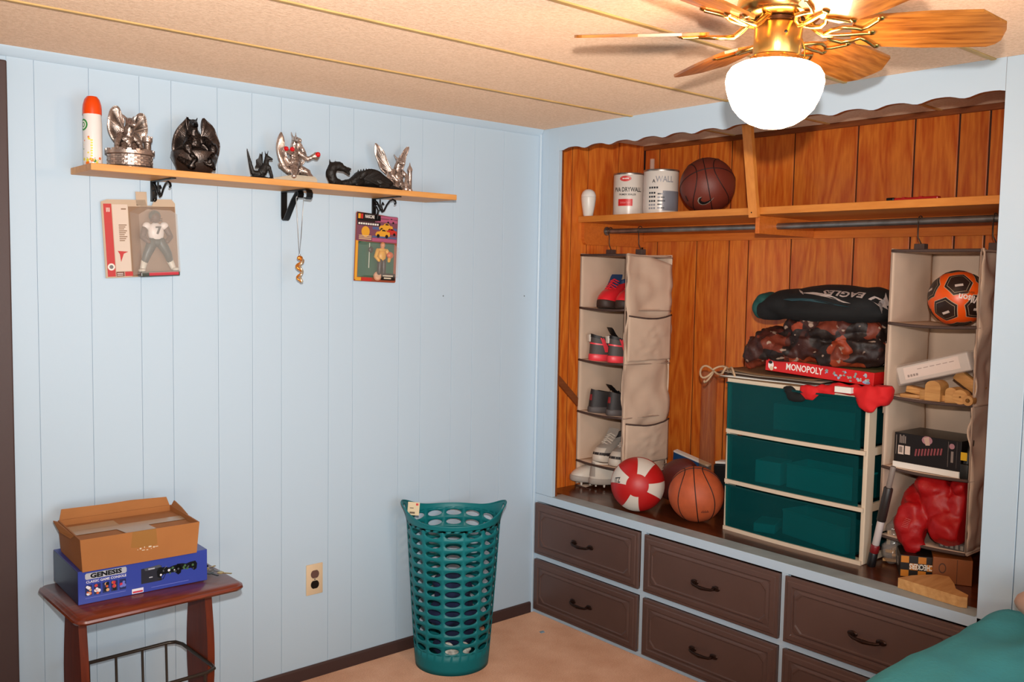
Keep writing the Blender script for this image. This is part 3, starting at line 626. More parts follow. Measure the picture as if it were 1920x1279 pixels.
pp.add([(-.078, -.0024, .085), (-.046, -.0024, .082), (-.060, -.0024, .076), (-.070, -.0024, .050), (-.072, -.0024, .074)], [(0, 1, 2), (0, 2, 3, 4)], M1, 0)
pq(pp, -.06, -.045, .212, .216, 3, -.0022); pq(pp, -.084, -.066, .009, .011, 4, -.0024); pq(pp, -.084, -.066, .014, .016, 4, -.0024)
build('printed_art', pp, [flat('c02c2c', .35), flat('d8c4b4', .35), flat('6a3020', .4), flat('8a6a50', .4), flat('e8ded4', .4), flat('707070', .4)], p1)
M1f = M1 @ T(.036, -.022, .018) @ S(1.22, 1.0, 1.24)
fg = MB()
def football_player(mb):
    mb.m = 1; mb.ell((.0, 0, .098), (.021, .014, .026)); 
    for sg in (-1, 1):
        mb.m = 1; mb.ell((sg * .022, 0, .115), (.011, .010, .010)); mb.m = 3; mb.cap((sg * .027, 0, .110), .008, (sg * .036, -.004, .088), .007); mb.cap((sg * .036, -.004, .088), .007, (sg * .024, -.014, .076), .006)
        mb.m = 0; mb.cap((sg * .010, 0, .075), .014, (sg * .026, -.002, .045), .011); mb.cap((sg * .026, -.002, .045), .011, (sg * .034, .004, .022), .008)
        mb.m = 2; mb.cap((sg * .033, .004, .026), .009, (sg * .040, .0, .006), .007); mb.ell((sg * .043, -.006, .004), (.009, .014, .005))
    mb.m = 0; mb.ell((0, 0, .074), (.020, .014, .012)); mb.m = 3; mb.ell((0, -.004, .136), (.012, .013, .014)); mb.m = 0; mb.ell((0, .002, .140), (.015, .016, .015))
    mb.m = 3
    for z in (.128, .133): mb.tube(arc((0, -.004, z), .016, 200, 340, 8, 'XY'), .0012, 6)
football_player(fg); fg.m = 4
fg.text('7', .026, M=T(.002, -.0165, .103) @ RX(90), m=4, bold=.03, ext=.003)
build('toy_figure', MB().add(fg.v, fg.f, M1f), [flat('3a4440', .4), flat('e8dcd4', .4), flat('d8d0c0', .4), flat('5a4030', .5), flat('30302c', .4)], p1, smooth=60).data.polygons.foreach_set('material_index', fg.mi)
build('toy_base', MB().box(-.050, .050, -.022, .012, -.012, .0, .002, M=M1f, m=0).box(-.030, .046, -.0235, -.022, -.010, -.002, M=M1f, m=1), [flat('3c4038', .3), flat('c03040', .3)], p1)
bm_ = MB().rings([[(-.034, -.001, .008), (.104, -.001, .008), (.104, -.001, .205), (.085, -.001, .220), (.005, -.001, .226), (-.034, -.001, .205)], [(-.022, -.046, .014), (.098, -.046, .014), (.098, -.046, .196), (.080, -.046, .208), (.006, -.046, .212), (-.022, -.046, .196)]], cap0=False, M=M1)
build('blister', bm_, BLIS, p1)
p2 = thing('racing_figure_pack', 'smaller blister pack on a colourful card with a yellow suited toy on green', 'toy package', (-.845, -.012, 1.468), group='blister packs hanging under the pine shelf')
M2 = RY(2.2)
build('card', MB().prism([(-.092, 0), (.088, 0), (.092, .004), (.092, .248), (.020, .252), (-.088, .256), (-.092, .25)], -.001, .001, M=M2 @ RX(90)), flat('9a4a30', .4), p2)
pp = MB(); rr = random.Random(11)
def q2(*a, **k): pq(pp, *a, M=M2, **k)
q2(-.090, .090, .150, .250, 0, y=-.0014); q2(-.088, -.010, .222, .254, 1, y=-.0018); q2(-.084, -.074, .232, .250, 2, y=-.0022); q2(-.073, -.063, .232, .250, 3, y=-.0022); q2(-.086, .014, .208, .221, 1, y=-.0018)
pp.text('NASCAR', .017, M=M2 @ T(-.034, -.0024, .241) @ RX(90), m=4, bold=.02, sx=.62); 
for k in range(9): q2(-.082 + k * .010, -.0745 + k * .010, .2105, .2175, 4, y=-.0022)
def carpoly(ox, oz, s_, m, y):
    body = [(-.030, -.004), (-.024, .006), (-.010, .009), (-.002, .017), (.014, .017), (.022, .009), (.034, .007), (.036, -.006), (.030, -.010), (-.026, -.010)]
    pp.add([(ox + x * s_, y, oz + z * s_) for x, z in body], [tuple(range(10))], M2, m); pp.add([(ox + x * s_, y - .0002, oz + z * s_) for x, z in ((-.001, .010), (.001, .0155), (.012, .0155), (.017, .010))], [(0, 1, 2, 3)], M2, 1)
    for wx in (-.017, .021): pp.add([(ox + (wx + .007 * cos(t)) * s_, y - .0003, oz + (-.009 + .007 * sin(t)) * s_) for t in [2 * pi * j / 10 for j in range(10)]], [tuple(range(10))], M2, 1)
for z0, z1, mm in ((.152, .164, 5), (.166, .172, 7), (.196, .206, 7), (.226, .236, 5), (.240, .248, 5)): q2(.0 if z0 > .2 else -.02, .089, z0, z1, mm, y=-.0017)
carpoly(.036, .206, .95, 2, -.0020); carpoly(.060, .190, .8, 3, -.0024); carpoly(.022, .182, 1.0, 2, -.0028); carpoly(.058, .232, .6, 5, -.0020)
pp.add([(-.05 + .018 * cos(t), -.0022, .185 + .020 * sin(t)) for t in [2 * pi * j / 16 for j in range(16)]], [tuple(range(16))], M2, 2)
for k in range(3): q2(-.078, -.024, .156 + k * .006, .159 + k * .006, 6, y=-.0024)
q2(-.078, .080, .016, .148, 8, y=-.0016); q2(-.090, -.080, .006, .150, 2, y=-.0015); q2(-.060, -.016, .002, .014, 3, y=-.0018); q2(-.086, -.062, .002, .014, 2, y=-.0018)
build('printed_art', pp, [flat('7a4858', .4), flat('1c1414', .4), flat('e0a030', .4), flat('c03028', .4), flat('e8e0d8', .4), flat('b05878', .4), flat('d8b890', .4), flat('50608a', .4), flat('1f5a44', .4)], p2)
lp = MB(); lp.m = 0; lp.box(.018, .080, -.0145, -.0125, .008, .034, M=M2); lp.m = 1
for k, (a, c) in enumerate(((.024, .070), (.030, .062))): pq(lp, a, c, .022 - k * .009, .027 - k * .009, 1, -.0150, M2)
lp.m = 2; lp.lathe([(.017, 0), (.017, .002)], 18, M=M2 @ T(.002, -.0125, .022) @ RX(90)); lp.m = 3; lp.lathe([(.012, 0), (.012, .001)], 18, M=M2 @ T(.002, -.0146, .022) @ RX(90))
build('name_plate', lp, [flat('181410', .4), flat('d8c8b0', .4), flat('c89070', .4), flat('e0b090', .4)], p2)
fg = MB(); Mf = M2 @ T(.012, -.024, .030)
fg.m = 0; fg.ell((0, 0, .068), (.017, .011, .022)); fg.ell((0, 0, .09), (.020, .010, .008)); fg.m = 1; fg.cap((0, 0, .095), .006, (0, -.002, .106), .009); fg.ell((0, -.002, .108), (.009, .010, .012))
for sg in (-1, 1):
    fg.m = 0; fg.cap((sg * .020, 0, .088), .008, (sg * .030, -.004, .064), .007); fg.cap((sg * .030, -.004, .064), .007, (sg * .022, -.014, .050), .006)
    fg.m = 2; fg.cap((sg * .008, 0, .05), .010, (sg * .010, 0, .004), .008)
fg.m = 3; fg.ell((.030, -.008, .072), (.014, .010, .013)); fg.m = 2; fg.ell((-.050, 0, .088), (.010, .006, .012)); fg.m = 4; fg.tube([(-.056, 0, .02), (-.056, 0, .112)], .0015, 6)
fo = build('toy_figure', MB().add(fg.v, fg.f, Mf), [flat('d8a038', .4), flat('d08858', .5), flat('2c2420', .4), flat('c8602c', .4), flat('c8c8b8', .4)], p2, smooth=60); fo.data.polygons.foreach_set('material_index', fg.mi)
build('blister', MB().rings([[(-.080, -.001, .014), (.082, -.001, .014), (.082, -.001, .138), (.060, -.001, .152), (-.060, -.001, .152), (-.080, -.001, .138)], [(-.070, -.042, .022), (.074, -.042, .022), (.074, -.042, .132), (.056, -.042, .142), (-.056, -.042, .142), (-.070, -.042, .132)]], cap0=False, M=M2), clearmat('clear_blister2', 'f4ece4', .12, .08), p2)
build('hang_hook', MB().tube([(.008, -.002, .235), (.012, -.004, .262), (.016, -.006, .270), (.014, -.008, .285), (.002, -.008, .290), (-.008, -.006, .284)], .0028, 8).box(-.004, .022, -.004, -.001, .228, .248), BLACKM, p2, smooth=60)
nk = thing('dragon_necklace', 'fine chain necklace with an orange and gold twisted pendant on the middle bracket', 'necklace', (-1.213, -.117, 1.464))
ch = [(-.012, 0, .283), (-.013, 0, .292)]
cp = [(-.001, 0, .096)] + [(-.001 - .012 * t, 0, .096 + .19 * t) for t in (.3, .7, 1)] + [(-.012, -.003, .291), (0, -.006, .297), (.014, -.003, .291)] + [(.001 + .014 * t, 0, .096 + .19 * t) for t in (1, .7, .3)]
build('chain', MB().tube(cp, .0012, 6, closed=True), STEEL, nk, smooth=60)
pd = MB(); pts = []
for i in range(25):
    t = i / 24; pts.append((.012 * sin(t * 4.2 * pi) * (1 - .3 * t), -.004 * cos(t * 4.2 * pi), .082 - .080 * t))
pd.tube(pts, [.0065 * (1 - .45 * i / 24) for i in range(25)], 8, m=0); pd.tube([(p[0] * .4 + .004, p[1] - .005, p[2]) for p in pts], .0038, 6, m=1); pd.ell((0, -.002, .084), (.011, .006, .008), m=0)
pd.m = 2; pd.tube([(0, 0, .083), (0, 0, .098)], .003, 8)
build('pendant', pd, [mat('orange_gold', (.75, .28, .05), .3, .7), mat('pale_gold', (.85, .72, .50), .3, .8), STEEL], nk, smooth=60)

# ---------------------------------------------------------------- wall outlet
ol = thing('wall_outlet', 'ivory double wall outlet with dark sockets low on the blue wall', 'outlet', (-1.091, 0, .371))
build('cover_plate', MB().box(-.034, .034, -.006, .0, -.0575, .0575, .003), IVORY, ol, smooth=30)
def sock(): return MB().prism([(.0165 * cos(radians(a)) if abs(sin(radians(a))) < .86 else .0165 * cos(radians(a)), .0145 * max(-.86, min(.86, sin(radians(a)))) / .86) for a in range(0, 360, 15)], 0, .002, M=T(0, -.006, 0) @ RX(90))
lab(build('socket', sock(), mat('socket_grey', '6a4c44', .4), ol, loc=(0, 0, .0195)), 'greyish brown socket'); lab(build('socket', sock(), mat('socket_black', '140a06', .4), ol, loc=(0, 0, -.0195)), 'black socket')
build('screw', MB().lathe([(.003, 0), (.003, .001)], 10, M=T(0, -.006, 0) @ RX(90)), STEEL, ol)
# ---------------------------------------------------------------- side table with magazine rack, and what stands on it
TZ = .57
tb = thing('side_table', 'small cherry wood side table with curved slab legs and a wire magazine rack', 'side table', (-1.802, -.262, 0), 1.5)
tt = MB(); hw, hd = .242, .185
def rr_(ins, c=.03):
    a, b_ = hw - ins, hd - ins; c = max(.004, c - ins)
    return [(-a + c, -b_), (a - c, -b_), (a - c * .3, -b_ + c * .3), (a, -b_ + c), (a, b_ - c), (a - c * .3, b_ - c * .3), (a - c, b_), (-a + c, b_), (-a + c * .3, b_ - c * .3), (-a, b_ - c), (-a, -b_ + c), (-a + c * .3, -b_ + c * .3)]
tt.rings([[(x, y, z) for x, y in rr_(i)] for i, z in ((.016, TZ - .022), (.006, TZ - .019), (.0, TZ - .012), (.002, TZ - .006), (.010, TZ - .003), (.013, TZ))])
build('tabletop', tt, CHERRY, tb, smooth=50)
def slab(x0, x1):
    prof = []
    for i in range(25):
        z = .0 + (TZ - .022) * i / 24; t = i / 24
        yf = -.062 - .016 * sin((t - .30) * 2 * pi * .85)
        prof.append((yf, z))
    out = prof + [(-y, z) for y, z in prof[::-1]]
    mb = MB(); n = len(out)
    A = [(x0, y, z) for y, z in out]; B = [(x1, y, z) for y, z in out]; h = n // 2
    vs = A + B; fs = []
    for i in range(n): j = (i + 1) % n; fs.append((i, j, n + j, n + i))
    for i in range(h - 1):
        fs.append((i, i + 1, n - 2 - i, n - 1 - i)); fs.append((n + i, n + i + 1, n + n - 2 - i, n + n - 1 - i))
    return mb.add(vs, fs)
for x in (-.198, .166): build('leg', slab(x, x + .022), CHERRYV, tb, smooth=35)
build('apron', MB().box(-.177, .167, -.008, .008, TZ - .045, TZ - .021), CHERRYV, tb)
rk = MB(); zr = .315
loop = [(-.176, -.13, zr - .01), (-.176, .09, zr - .01)]
top = [(-.174, -.150, zr), (-.174, .10, zr), (-.165, .125, zr), (-.145, .14, zr), (.13, .14, zr), (.152, .13, zr), (.162, .10, zr), (.164, -.11, zr), (.160, -.135, zr), (.13, -.150, zr), (-.15, -.150, zr)]
rack = build('magazine_rack', MB().tube(top, .0055, 10, closed=True), DARKW, tb, smooth=60)
for x in (-.11, -.03, .05, .125): build('rack_bar', MB().tube([(x, .14, zr - .003), (x, .132, .12), (x, .10, .09), (x, -.10, .09), (x, -.142, .12), (x, -.15, zr - .003)], .004, 8), DARKW, rack, smooth=60)

CARD = mat('corrugated_cardboard', 'a86a34', .75, bscale=70, bstr=.08, vary=.06, vscale=9); CARDI = mat('cardboard_inner', 'a86c38', .8, vary=.08)
TAPE = mat('brown_tape', 'b49878', .22, spec=.6)
gb = thing('game_console_box', 'blue printed game console box on the side table under a brown carton', 'box', (-1.818, -.337, TZ + .001), -1.2)
BLUE = mat('box_blue', '34449e', .3, spec=.6); BLUED = mat('box_dark_blue', '1c3458', .35)
build('carton', MB().box(-.1815, .1815, 0, .262, 0, .094, .001), [BLUE], gb)
gp = MB(); e = -.0006
def g4(x0, x1, z0, z1, m, y=e): gp.add([(x0, y, z0), (x1, y, z0), (x1, y, z1), (x0, y, z1)], [(0, 1, 2, 3)], I4, m)
gp.add([(-.1822, .001, .001), (-.1822, .261, .001), (-.1822, .261, .093), (-.1822, .001, .093)], [(0, 1, 2, 3)], m=8)
gp.rings([[(-.163 + .0, e, .072), (-.160, e, .068), (-.055, e, .068), (-.052, e, .072), (-.052, e, .082), (-.055, e, .086), (-.160, e, .086), (-.163, e, .082)]], cap0=True, cap1=False, m=0)
gp.text('GENESIS', .0175, M=T(-.1075, e * 2, .077) @ RX(90), m=1, bold=.05, sx=1.30, ext=.0002)
gp.text('CLASSIC GAME CONSOLE', .0095, M=T(-.107, e * 2, .061) @ RX(90), m=2, bold=.02, sx=.98, ext=.0002)
rr = random.Random(5)
for k in range(5):
    x0 = -.163 + k * .0228; g4(x0, x0 + .0175, .022, .052, 3); 
    for j in range(9):
        a = rr.uniform(.0028, .0055); x = x0 + rr.uniform(.004, .0135); z = rr.uniform(.026, .048)
        gp.add([(x + a * cos(t), e * 2 - .00005 * j, z + a * sin(t)) for t in [2 * pi * q / 8 for q in range(8)]], [tuple(range(8))], m=rr.choice([[2, 4, 5], [4, 2, 6], [5, 1, 4], [6, 1, 4], [7, 6, 7]][k]))
g4(-.163, -.055, .015, .0165, 7); g4(-.038, -.006, .002, .016, 2); g4(-.036, -.008, .004, .009, 6, e * 2); g4(.016, .125, .010, .0115, 7)
g4(-.012, .046, .026, .070, 9)
gp.add([(-.004, e * 2, .070), (.040, e * 2, .074), (.046, e * 2, .066), (.0, e * 2, .062)], [(0, 1, 2, 3)], m=10); g4(.008, .026, .064, .068, 0, e * 3); g4(.010, .020, .040, .043, 0, e * 3)
def blob(cx_, cz_, pts, m, y): gp.add([(cx_ + x, y, cz_ + z) for x, z in pts], [tuple(range(len(pts)))], m=m)
for cx_, cz_, s_ in ((.068, .050, 1.0), (.118, .053, .9)):
    pts = [(x * s_, z * s_ * 1.15) for x, z in ((-.036, .004), (-.030, .013), (-.012, .012), (0, .009), (.012, .012), (.030, .013), (.036, .004), (.034, -.010), (.026, -.014), (.016, -.006), (0, -.005), (-.016, -.006), (-.026, -.014), (-.034, -.010))]
    blob(cx_, cz_, pts, 1, e * 3)
    for i in range(9):
        a = rr.uniform(.0015, .004); x = cx_ + rr.uniform(-.026, .026); z = cz_ + rr.uniform(-.010, .008)
        blob(x, z, [(a * cos(t), a * sin(t)) for t in [2 * pi * q / 8 for q in range(8)]], rr.choice([0, 10, 11, 2]), e * 4)
gp.tube([(.035, e * 4, .032), (.05, e * 4, .030), (.058, e * 4, .045), (.052, e * 4, .058), (.060, e * 4, .066)], .001, 6, m=1)
build('printed_art', gp, [flat('b8b8c0', .3), flat('0e0e12', .3), flat('e6e2ea', .3), flat('242c5c', .3), flat('d06030', .3), flat('d8a878', .3), flat('c83048', .3), flat('7078c8', .3), BLUED, flat('2a2a34', .3), flat('50545e', .3), flat('4a6a48', .3)], gb)
cb = thing('cardboard_box', 'open topped brown cardboard carton with taped flaps, on the blue console box', 'box', (-1.833, -.352, TZ + .096), -2.0)
bxm = MB()
def shell(b, t, z0, z1):  # b,t: x0,x1,y0,y1
    bo = [(b[0], b[2], z0), (b[1], b[2], z0), (b[1], b[3], z0), (b[0], b[3], z0)]; to = [(t[0], t[2], z1), (t[1], t[2], z1), (t[1], t[3], z1), (t[0], t[3], z1)]
    return bo, to
bo, to = shell((-.158, .158, 0, .240), (-.164, .166, -.003, .246), 0, .092)
bxm.rings([bo, to], cap1=False); ti = [(x * .975, .1215 + (y - .1215) * .975, z) for x, y, z in to]; di = [(x * .97, .1215 + (y - .1215) * .965, .074) for x, y, z in to]
bxm.rings([to, ti, di], cap0=False, cap1=False)
build('carton', bxm, CARD, cb)
fl = MB(); fl.rings([[(-.158, .004, .073), (.160, .004, .073), (.160, .1195, .076), (-.158, .1195, .076)], [(-.158, .004, .0755), (.160, .004, .0755), (.160, .1195, .0785), (-.158, .1195, .0785)]])
fl.rings([[(-.158, .1225, .076), (.160, .1225, .076), (.160, .238, .073), (-.158, .238, .073)], [(-.158, .1225, .0785), (.160, .1225, .0785), (.160, .238, .0755), (-.158, .238, .0755)]])
build('top_flap', fl, CARDI, cb)
bf = MB().rings([[(-.150, .246, .090), (.150, .246, .090), (.150, .2485, .0895), (-.150, .2485, .0895)], [(-.148, .262, .120), (.060, .258, .124), (.060, .2605, .124), (-.148, .2645, .120)]]) if False else MB()
def panel(mb, p, n, th=.003):
    n = Vector(n).normalized() * th; mb.rings([[Vector(q) for q in p], [Vector(q) + n for q in p]])
panel(bf, [(-.160, .246, .090), (.162, .246, .090), (.156, .259, .116), (.05, .262, .120), (-.02, .259, .119), (-.150, .262, .120)], (0, 1, -.3))
panel(bf, [(-.164, .06, .090), (-.164, .240, .090), (-.178, .236, .096), (-.178, .16, .082), (-.168, .08, .080)], (-.3, 0, -1)); panel(bf, [(.166, .10, .091), (.166, .243, .091), (.172, .238, .106), (.170, .17, .100)], (1, 0, .1))
build('flap', bf, CARDI, cb)
tp = MB()
tp.rings([[(-.158, .098, .0795), (.160, .098, .0795), (.160, .146, .0795), (-.158, .146, .0795)]], cap0=True, cap1=False)
tp.rings([[(-.02, .004, .0790), (.062, .004, .0790), (.050, .098, .0797), (-.040, .098, .0797)]], cap0=True, cap1=False)
tp.rings([[(-.155, .145, .0798), (-.02, .145, .0798), (-.02, .205, .0795), (-.155, .20, .0795)]], cap0=True, cap1=False)
ft_ = MB().rings([[(-.025, -.0036, .092), (.040, -.0036, .092), (.044, -.0016, .046), (.028, -.0014, .042), (-.004, -.0015, .043), (-.03, -.0016, .047)]], cap0=True, cap1=False); build('front_tape', ft_, mat('front_tape_brown', 'a0703c', .25), cb)
build('tape', tp, TAPE, cb)
tm = MB()
for i in range(9):
    x = -.012 + i * .0062; z = .037 + .004 * sin(i * 2.7); tm.box(x, x + .002 + .003 * (i % 3), -.0022, -.0016, z, z + .002 + .002 * (i % 2), m=0)
build('torn_label', tm, flat('d8c8b0', .7), cb)
ky = thing('keys', 'small bunch of dark and brass keys beside the console box on the table', 'keys', (-1.600, -.275, TZ))
k1 = MB()
for i, (x, y, a) in enumerate(((.0, .03, 20), (.006, .0, -60), (-.012, -.03, -75), (.012, -.05, -50))):
    Mk = T(x, y, .002 + i * .002) @ RZ(a); kb = MB(); kb.lathe([(.010, 0), (.010, .002)], 12, M=Mk); kb.box(.008, .036, -.003, .003, 0, .002, M=Mk)
    build('key', kb, [mat('key_brass', (.6, .42, .15), .35, .9), STEEL, BLACKM][i % 3], ky)
build('key_ring', MB().tube([(.014 * cos(t), .01 + .014 * sin(t), .008) for t in [2 * pi * q / 16 for q in range(16)]], .0013, 6, closed=True), STEEL, ky)
build('fob', MB().box(-.012, .012, -.022, .022, 0, .010, .003, M=T(-.008, .055, .001) @ RZ(30)), BLACKM, ky)

# ---------------------------------------------------------------- laundry hamper
TEAL = mat('teal_plastic', (.0, .175, .195), .5, bscale=200, bstr=.04)
hx, hy = -.605, -.207
hp = thing('laundry_hamper', 'tall round teal plastic laundry hamper with rows of oval holes', 'laundry hamper', (hx, hy, 0), -37.4)
def hr(z): return .140 + (.181 - .140) * min(1, z / .60) ** .9
def rimz(a): return .578 + .052 * abs(cos(a)) ** 5
hb = MB(); NC = 14; z0r, dz, NR = .078, .0372, 13
def P(a, z, extra=0): r_ = hr(z) + extra; return (r_ * cos(a), r_ * sin(a), z)
NS = 16
for row in range(NR):
    for c in range(NC):
        ac = 2 * pi * (c + .5) / NC; zc = z0r + dz * (row + .5); hwid = pi / NC; hh = dz / 2
        outer = []; inner = []
        for k in range(NS):
            t = 2 * pi * k / NS; ct, st_ = cos(t), sin(t); q = 1 / max(abs(ct), abs(st_))
            outer.append(P(ac + ct * q * hwid, zc + st_ * q * hh)); inner.append(P(ac + ct * hwid * .79, zc + st_ * .0120))
        hb.rings([outer, inner], False, False)
NA = NC * 8
hb.rings([[P(2 * pi * i / NA, z) for i in range(NA)] for z in (.0, .02, .05, z0r)], False, False)
zt = z0r + dz * NR
hrim = []
for i in range(NA):
    a = 2 * pi * i / NA; hrim.append(a)
hb.rings([[P(a, zt + (rimz(a) - zt) * t, .004 * t + (.016 * abs(cos(a)) ** 8 * t * t)) for a in hrim] for t in (0, .25)], False, False)
# handle slots left and right in the rim
def rp(a, t): return P(a, zt + (rimz(a) - zt) * t, .004 * t + (.016 * abs(cos(a)) ** 8 * t * t))
lv = [.25, .45, .78, 1.0]
for j in range(3):
    for i in range(NA):
        a0, a1 = 2 * pi * i / NA, 2 * pi * (i + 1) / NA; am = (a0 + a1) / 2
        near = min(abs((am + pi) % pi), abs(pi - (am % pi)))
        if j == 1 and near < .19: continue
        hb.add([rp(a0, lv[j]), rp(a1, lv[j]), rp(a1, lv[j + 1]), rp(a0, lv[j + 1])], [(0, 1, 2, 3)])
hb.lathe([(.003, .004), (.139, .004)], NA, cap0=True, cap1=False)
bmx = bmesh.new(); me = bpy.data.meshes.new('t'); me.from_pydata([tuple(v) for v in hb.v], [], hb.f); bmx.from_mesh(me); bmesh.ops.remove_doubles(bmx, verts=bmx.verts[:], dist=.0004); bmesh.ops.recalc_face_normals(bmx, faces=bmx.faces[:])
h2 = MB().bm(bmx); bmx.free()
build('basket_body', h2, TEAL, hp, smooth=50, solid=.0028)
build('rim_bead', MB().tube([Vector(rp(a, 1.0)) for a in hrim], .003, 6, closed=True), TEAL, hp, smooth=60)
tg = MB(); at_ = radians(-160)
tg.box(-.022, .022, -.0008, .0008, -.05, .0, m=0); tg.m = 1; tg.box(.008, .017, -.0014, -.0008, -.012, -.004); tg.m = 2; tg.box(-.014, .006, -.0014, -.0008, -.044, -.037); tg.box(-.014, .0, -.0014, -.0008, -.024, -.021)
lab(build('price_tag', tg, [flat('e0cca8', .6), flat('d04040', .6), flat('6a5a48', .6)], hp), 'cream paper price tag').matrix_local = T(-.150, -.060, .642) @ RY(4)
# navy clothes inside
cl = MB()
rr = random.Random(21)
for i in range(16):
    z = .05 + .018 * i + rr.uniform(-.01, .01); a = rr.uniform(0, 6.28); q = rr.uniform(.0, .05)
    cl.ell((q * cos(a), q * sin(a), z), (rr.uniform(.055, .072), rr.uniform(.05, .07), rr.uniform(.03, .042)))
clr = remesh(cl, .009, lambda p: .007 * ridged(p, 22) - .002)
clr.v = [Vector((p.x * min(1, .118 / max(.001, sqrt(p.x ** 2 + p.y ** 2))), p.y * min(1, .118 / max(.001, sqrt(p.x ** 2 + p.y ** 2))), max(.012, p.z))) for p in clr.v]
tag(build('navy_clothes', clr, mat('navy_cloth', '1a2448', .9, bscale=60, bstr=.3, vary=.3), None, smooth=180, loc=(hx, hy, 0), rot=0), 'crumpled navy clothes lying inside the teal hamper', 'clothes')
sc2 = MB(); sc2.grid(lambda u, v: ((.117 + .006 * sin(u * 20)) * cos(-2.5 + u * .9), (.117 + .006 * sin(v * 9 + u * 14)) * sin(-2.5 + u * .9), .062 + .05 * v + .008 * sin(u * 11)), 24, 8)
tag(build('striped_sock', sc2, mat('sock_cloth', 'd8d0c4', .9, vary=.5, vscale=40), None, smooth=180, loc=(hx, hy, 0), solid=.004), 'pale mottled sock pressed against the bottom of the hamper', 'sock')
fk = MB().rings([[(-.012, -.008, .001), (.010, -.010, .001), (.014, .006, .001), (-.006, .010, .001)], [(-.010, -.006, .004), (.008, -.009, .003), (.012, .005, .004), (-.005, .009, .003)]])
tag(build('paper_scrap', fk, flat('90a8b8', .8), None, loc=(-.135, -.214, 0)), 'tiny blue grey paper scrap on the carpet near the dresser', 'paper scrap')
# ---------------------------------------------------------------- closet shelf, rod and what stands on the shelf
SZ = 1.772
cs = thing('closet_shelf', 'long orange brown closet shelf with a hanger strip and support cleats', 'shelf', (.46, -1.0, SZ))
def rel(mb, o): return mb.jitter(lambda p: p - Vector(o))
CO = (.46, -1.0, SZ)
build('board', rel(MB().box(.235, D - .001, -1.9985, -.0015, SZ - .027, SZ, .002), CO), SHELFW, cs)
cl = MB(); out = [(.258, SZ - .0275), (.258, 1.672), (.264, 1.655), (.278, 1.646), (D - .001, 1.646), (D - .001, SZ - .0275)]
cl.rings([[(x, -.0015, z) for x, z in out], [(x, -.020, z) for x, z in out]])
build('side_cleat', rel(cl, CO), CLEATW, cs)
build('back_cleat', rel(MB().box(D - .02, D - .001, -1.99, -.022, 1.672, SZ - .0275, .001), CO), CLEATW, cs)
build('middle_cleat', rel(MB().box(.275, D - .022, -.934, -.916, 1.676, SZ - .0275, .0015), CO), CLEATW, cs)
hg = MB(); a = Vector((.226, -.945, 1.735)); c = Vector((.145, -.950, 2.127)); wv = Vector((0, .019, 0)); tv = Vector((.009, 0, .002))
hg.rings([[q - wv - tv, q + wv - tv, q + wv + tv, q - wv + tv] for q in (a, c)])
hs = build('hanger_strip', rel(hg, CO), wood('strip_wood', (.60, .19, .028), (.72, .27, .05), 'Z', 1.0, .4, .15), cs)
sc_ = MB()
for y, z in ((-.940, 1.752), (-.952, 1.762)): sc_.ell((.214, y, z), (.002, .0035, .0035), 8, 5)
build('screw', rel(sc_, CO), BLACKM, hs)
rd = thing('closet_rod', 'grey steel hanging rod under the closet shelf', 'rod', (.40, -1.0, 1.712))
build('pipe', MB().tube([(0, .978, 0), (0, .9, -.0008), (0, .075, -.003)], .0115, 14), STEEL, rd, smooth=60); build('pipe', MB().tube([(0, .066, -.003), (0, -.9, .001), (0, -.997, 0)], .0125, 14), STEEL, rd, smooth=60)
build('socket', MB().lathe([(.02, 0), (.02, .004), (.014, .006)], 18, M=T(0, .976, 0) @ RX(90)), STEEL, rd, smooth=40)

jr = thing('white_jar', 'white rounded plastic jar at the left end of the closet shelf', 'jar', (.262, -.038, SZ))
build('jar_body', MB().lathe([(.019, 0), (.022, .004), (.030, .050), (.0335, .078), (.033, .086)], 24), WHITE, jr, smooth=60)
lab(build('jar_lid', MB().lathe([(.0335, .0865), (.033, .095), (.027, .110), (.016, .119), (.003, .122)], 24), mat('white_lid', 'f0ece6', .25), jr, smooth=60), 'domed glossy white lid')
def spr(r, M, lift=.0008):
    """wrap flat x,y print around a ball, M turns +Z towards where the print sits"""
    def f(p):
        d_ = sqrt(p.x ** 2 + p.y ** 2); a = d_ / r
        if d_ < 1e-7: return M @ Vector((0, 0, r + lift))
        k = sin(a) * (r + lift) / d_
        return M @ Vector((p.x * k, p.y * k, cos(a) * (r + lift)))
    return f
def paint_can(name, label, loc, r, h, rot):
    t = thing(name, label, 'paint can', loc, rot, group='paint cans on the closet shelf')
    build('can_body', MB().lathe([(r * .99, 0), (r, .003), (r, h - .006), (r * .985, h - .004)], 36), mat('can_label_white', 'dcd2c8', .3), t, smooth=40)
    build('rim', MB().lathe([(r * 1.015, h - .008), (r * 1.02, h - .003), (r * 1.01, h), (r * .93, h), (r * .92, h - .006)], 36, cap0=False, cap1=False), mat('tin', (.45, .40, .36), .3, .9), t, smooth=40)
    build('lid', MB().lathe([(r * .93, h - .005), (.003, h - .006)], 36, cap0=False), mat('tin', (.45, .40, .36), .3, .9), t)
    return t
c1 = paint_can('drywall_primer_can', 'white paint can lettered PVA DRYWALL with a red oval and red block', (.345, -.206, SZ), .069, .184, 0)
pr = MB(); r_ = .0695; A0 = 206
def cyl_text(mb, body, size, a0, z, r, m, bold=.0, sx=1.0): mb.text(body, size, m=m, bold=bold, sx=sx, cuts=1, fn=lambda p: Vector((r * cos(radians(a0) + p.x / r), r * sin(radians(a0) + p.x / r), z + p.y)))
disc_cyl(pr, r_, A0 + 2, .158, .0125, .0105, 1, sx=2.1); disc_cyl(pr, r_, A0 + 2, .158, .0100, .0003, 1, sx=2.1)
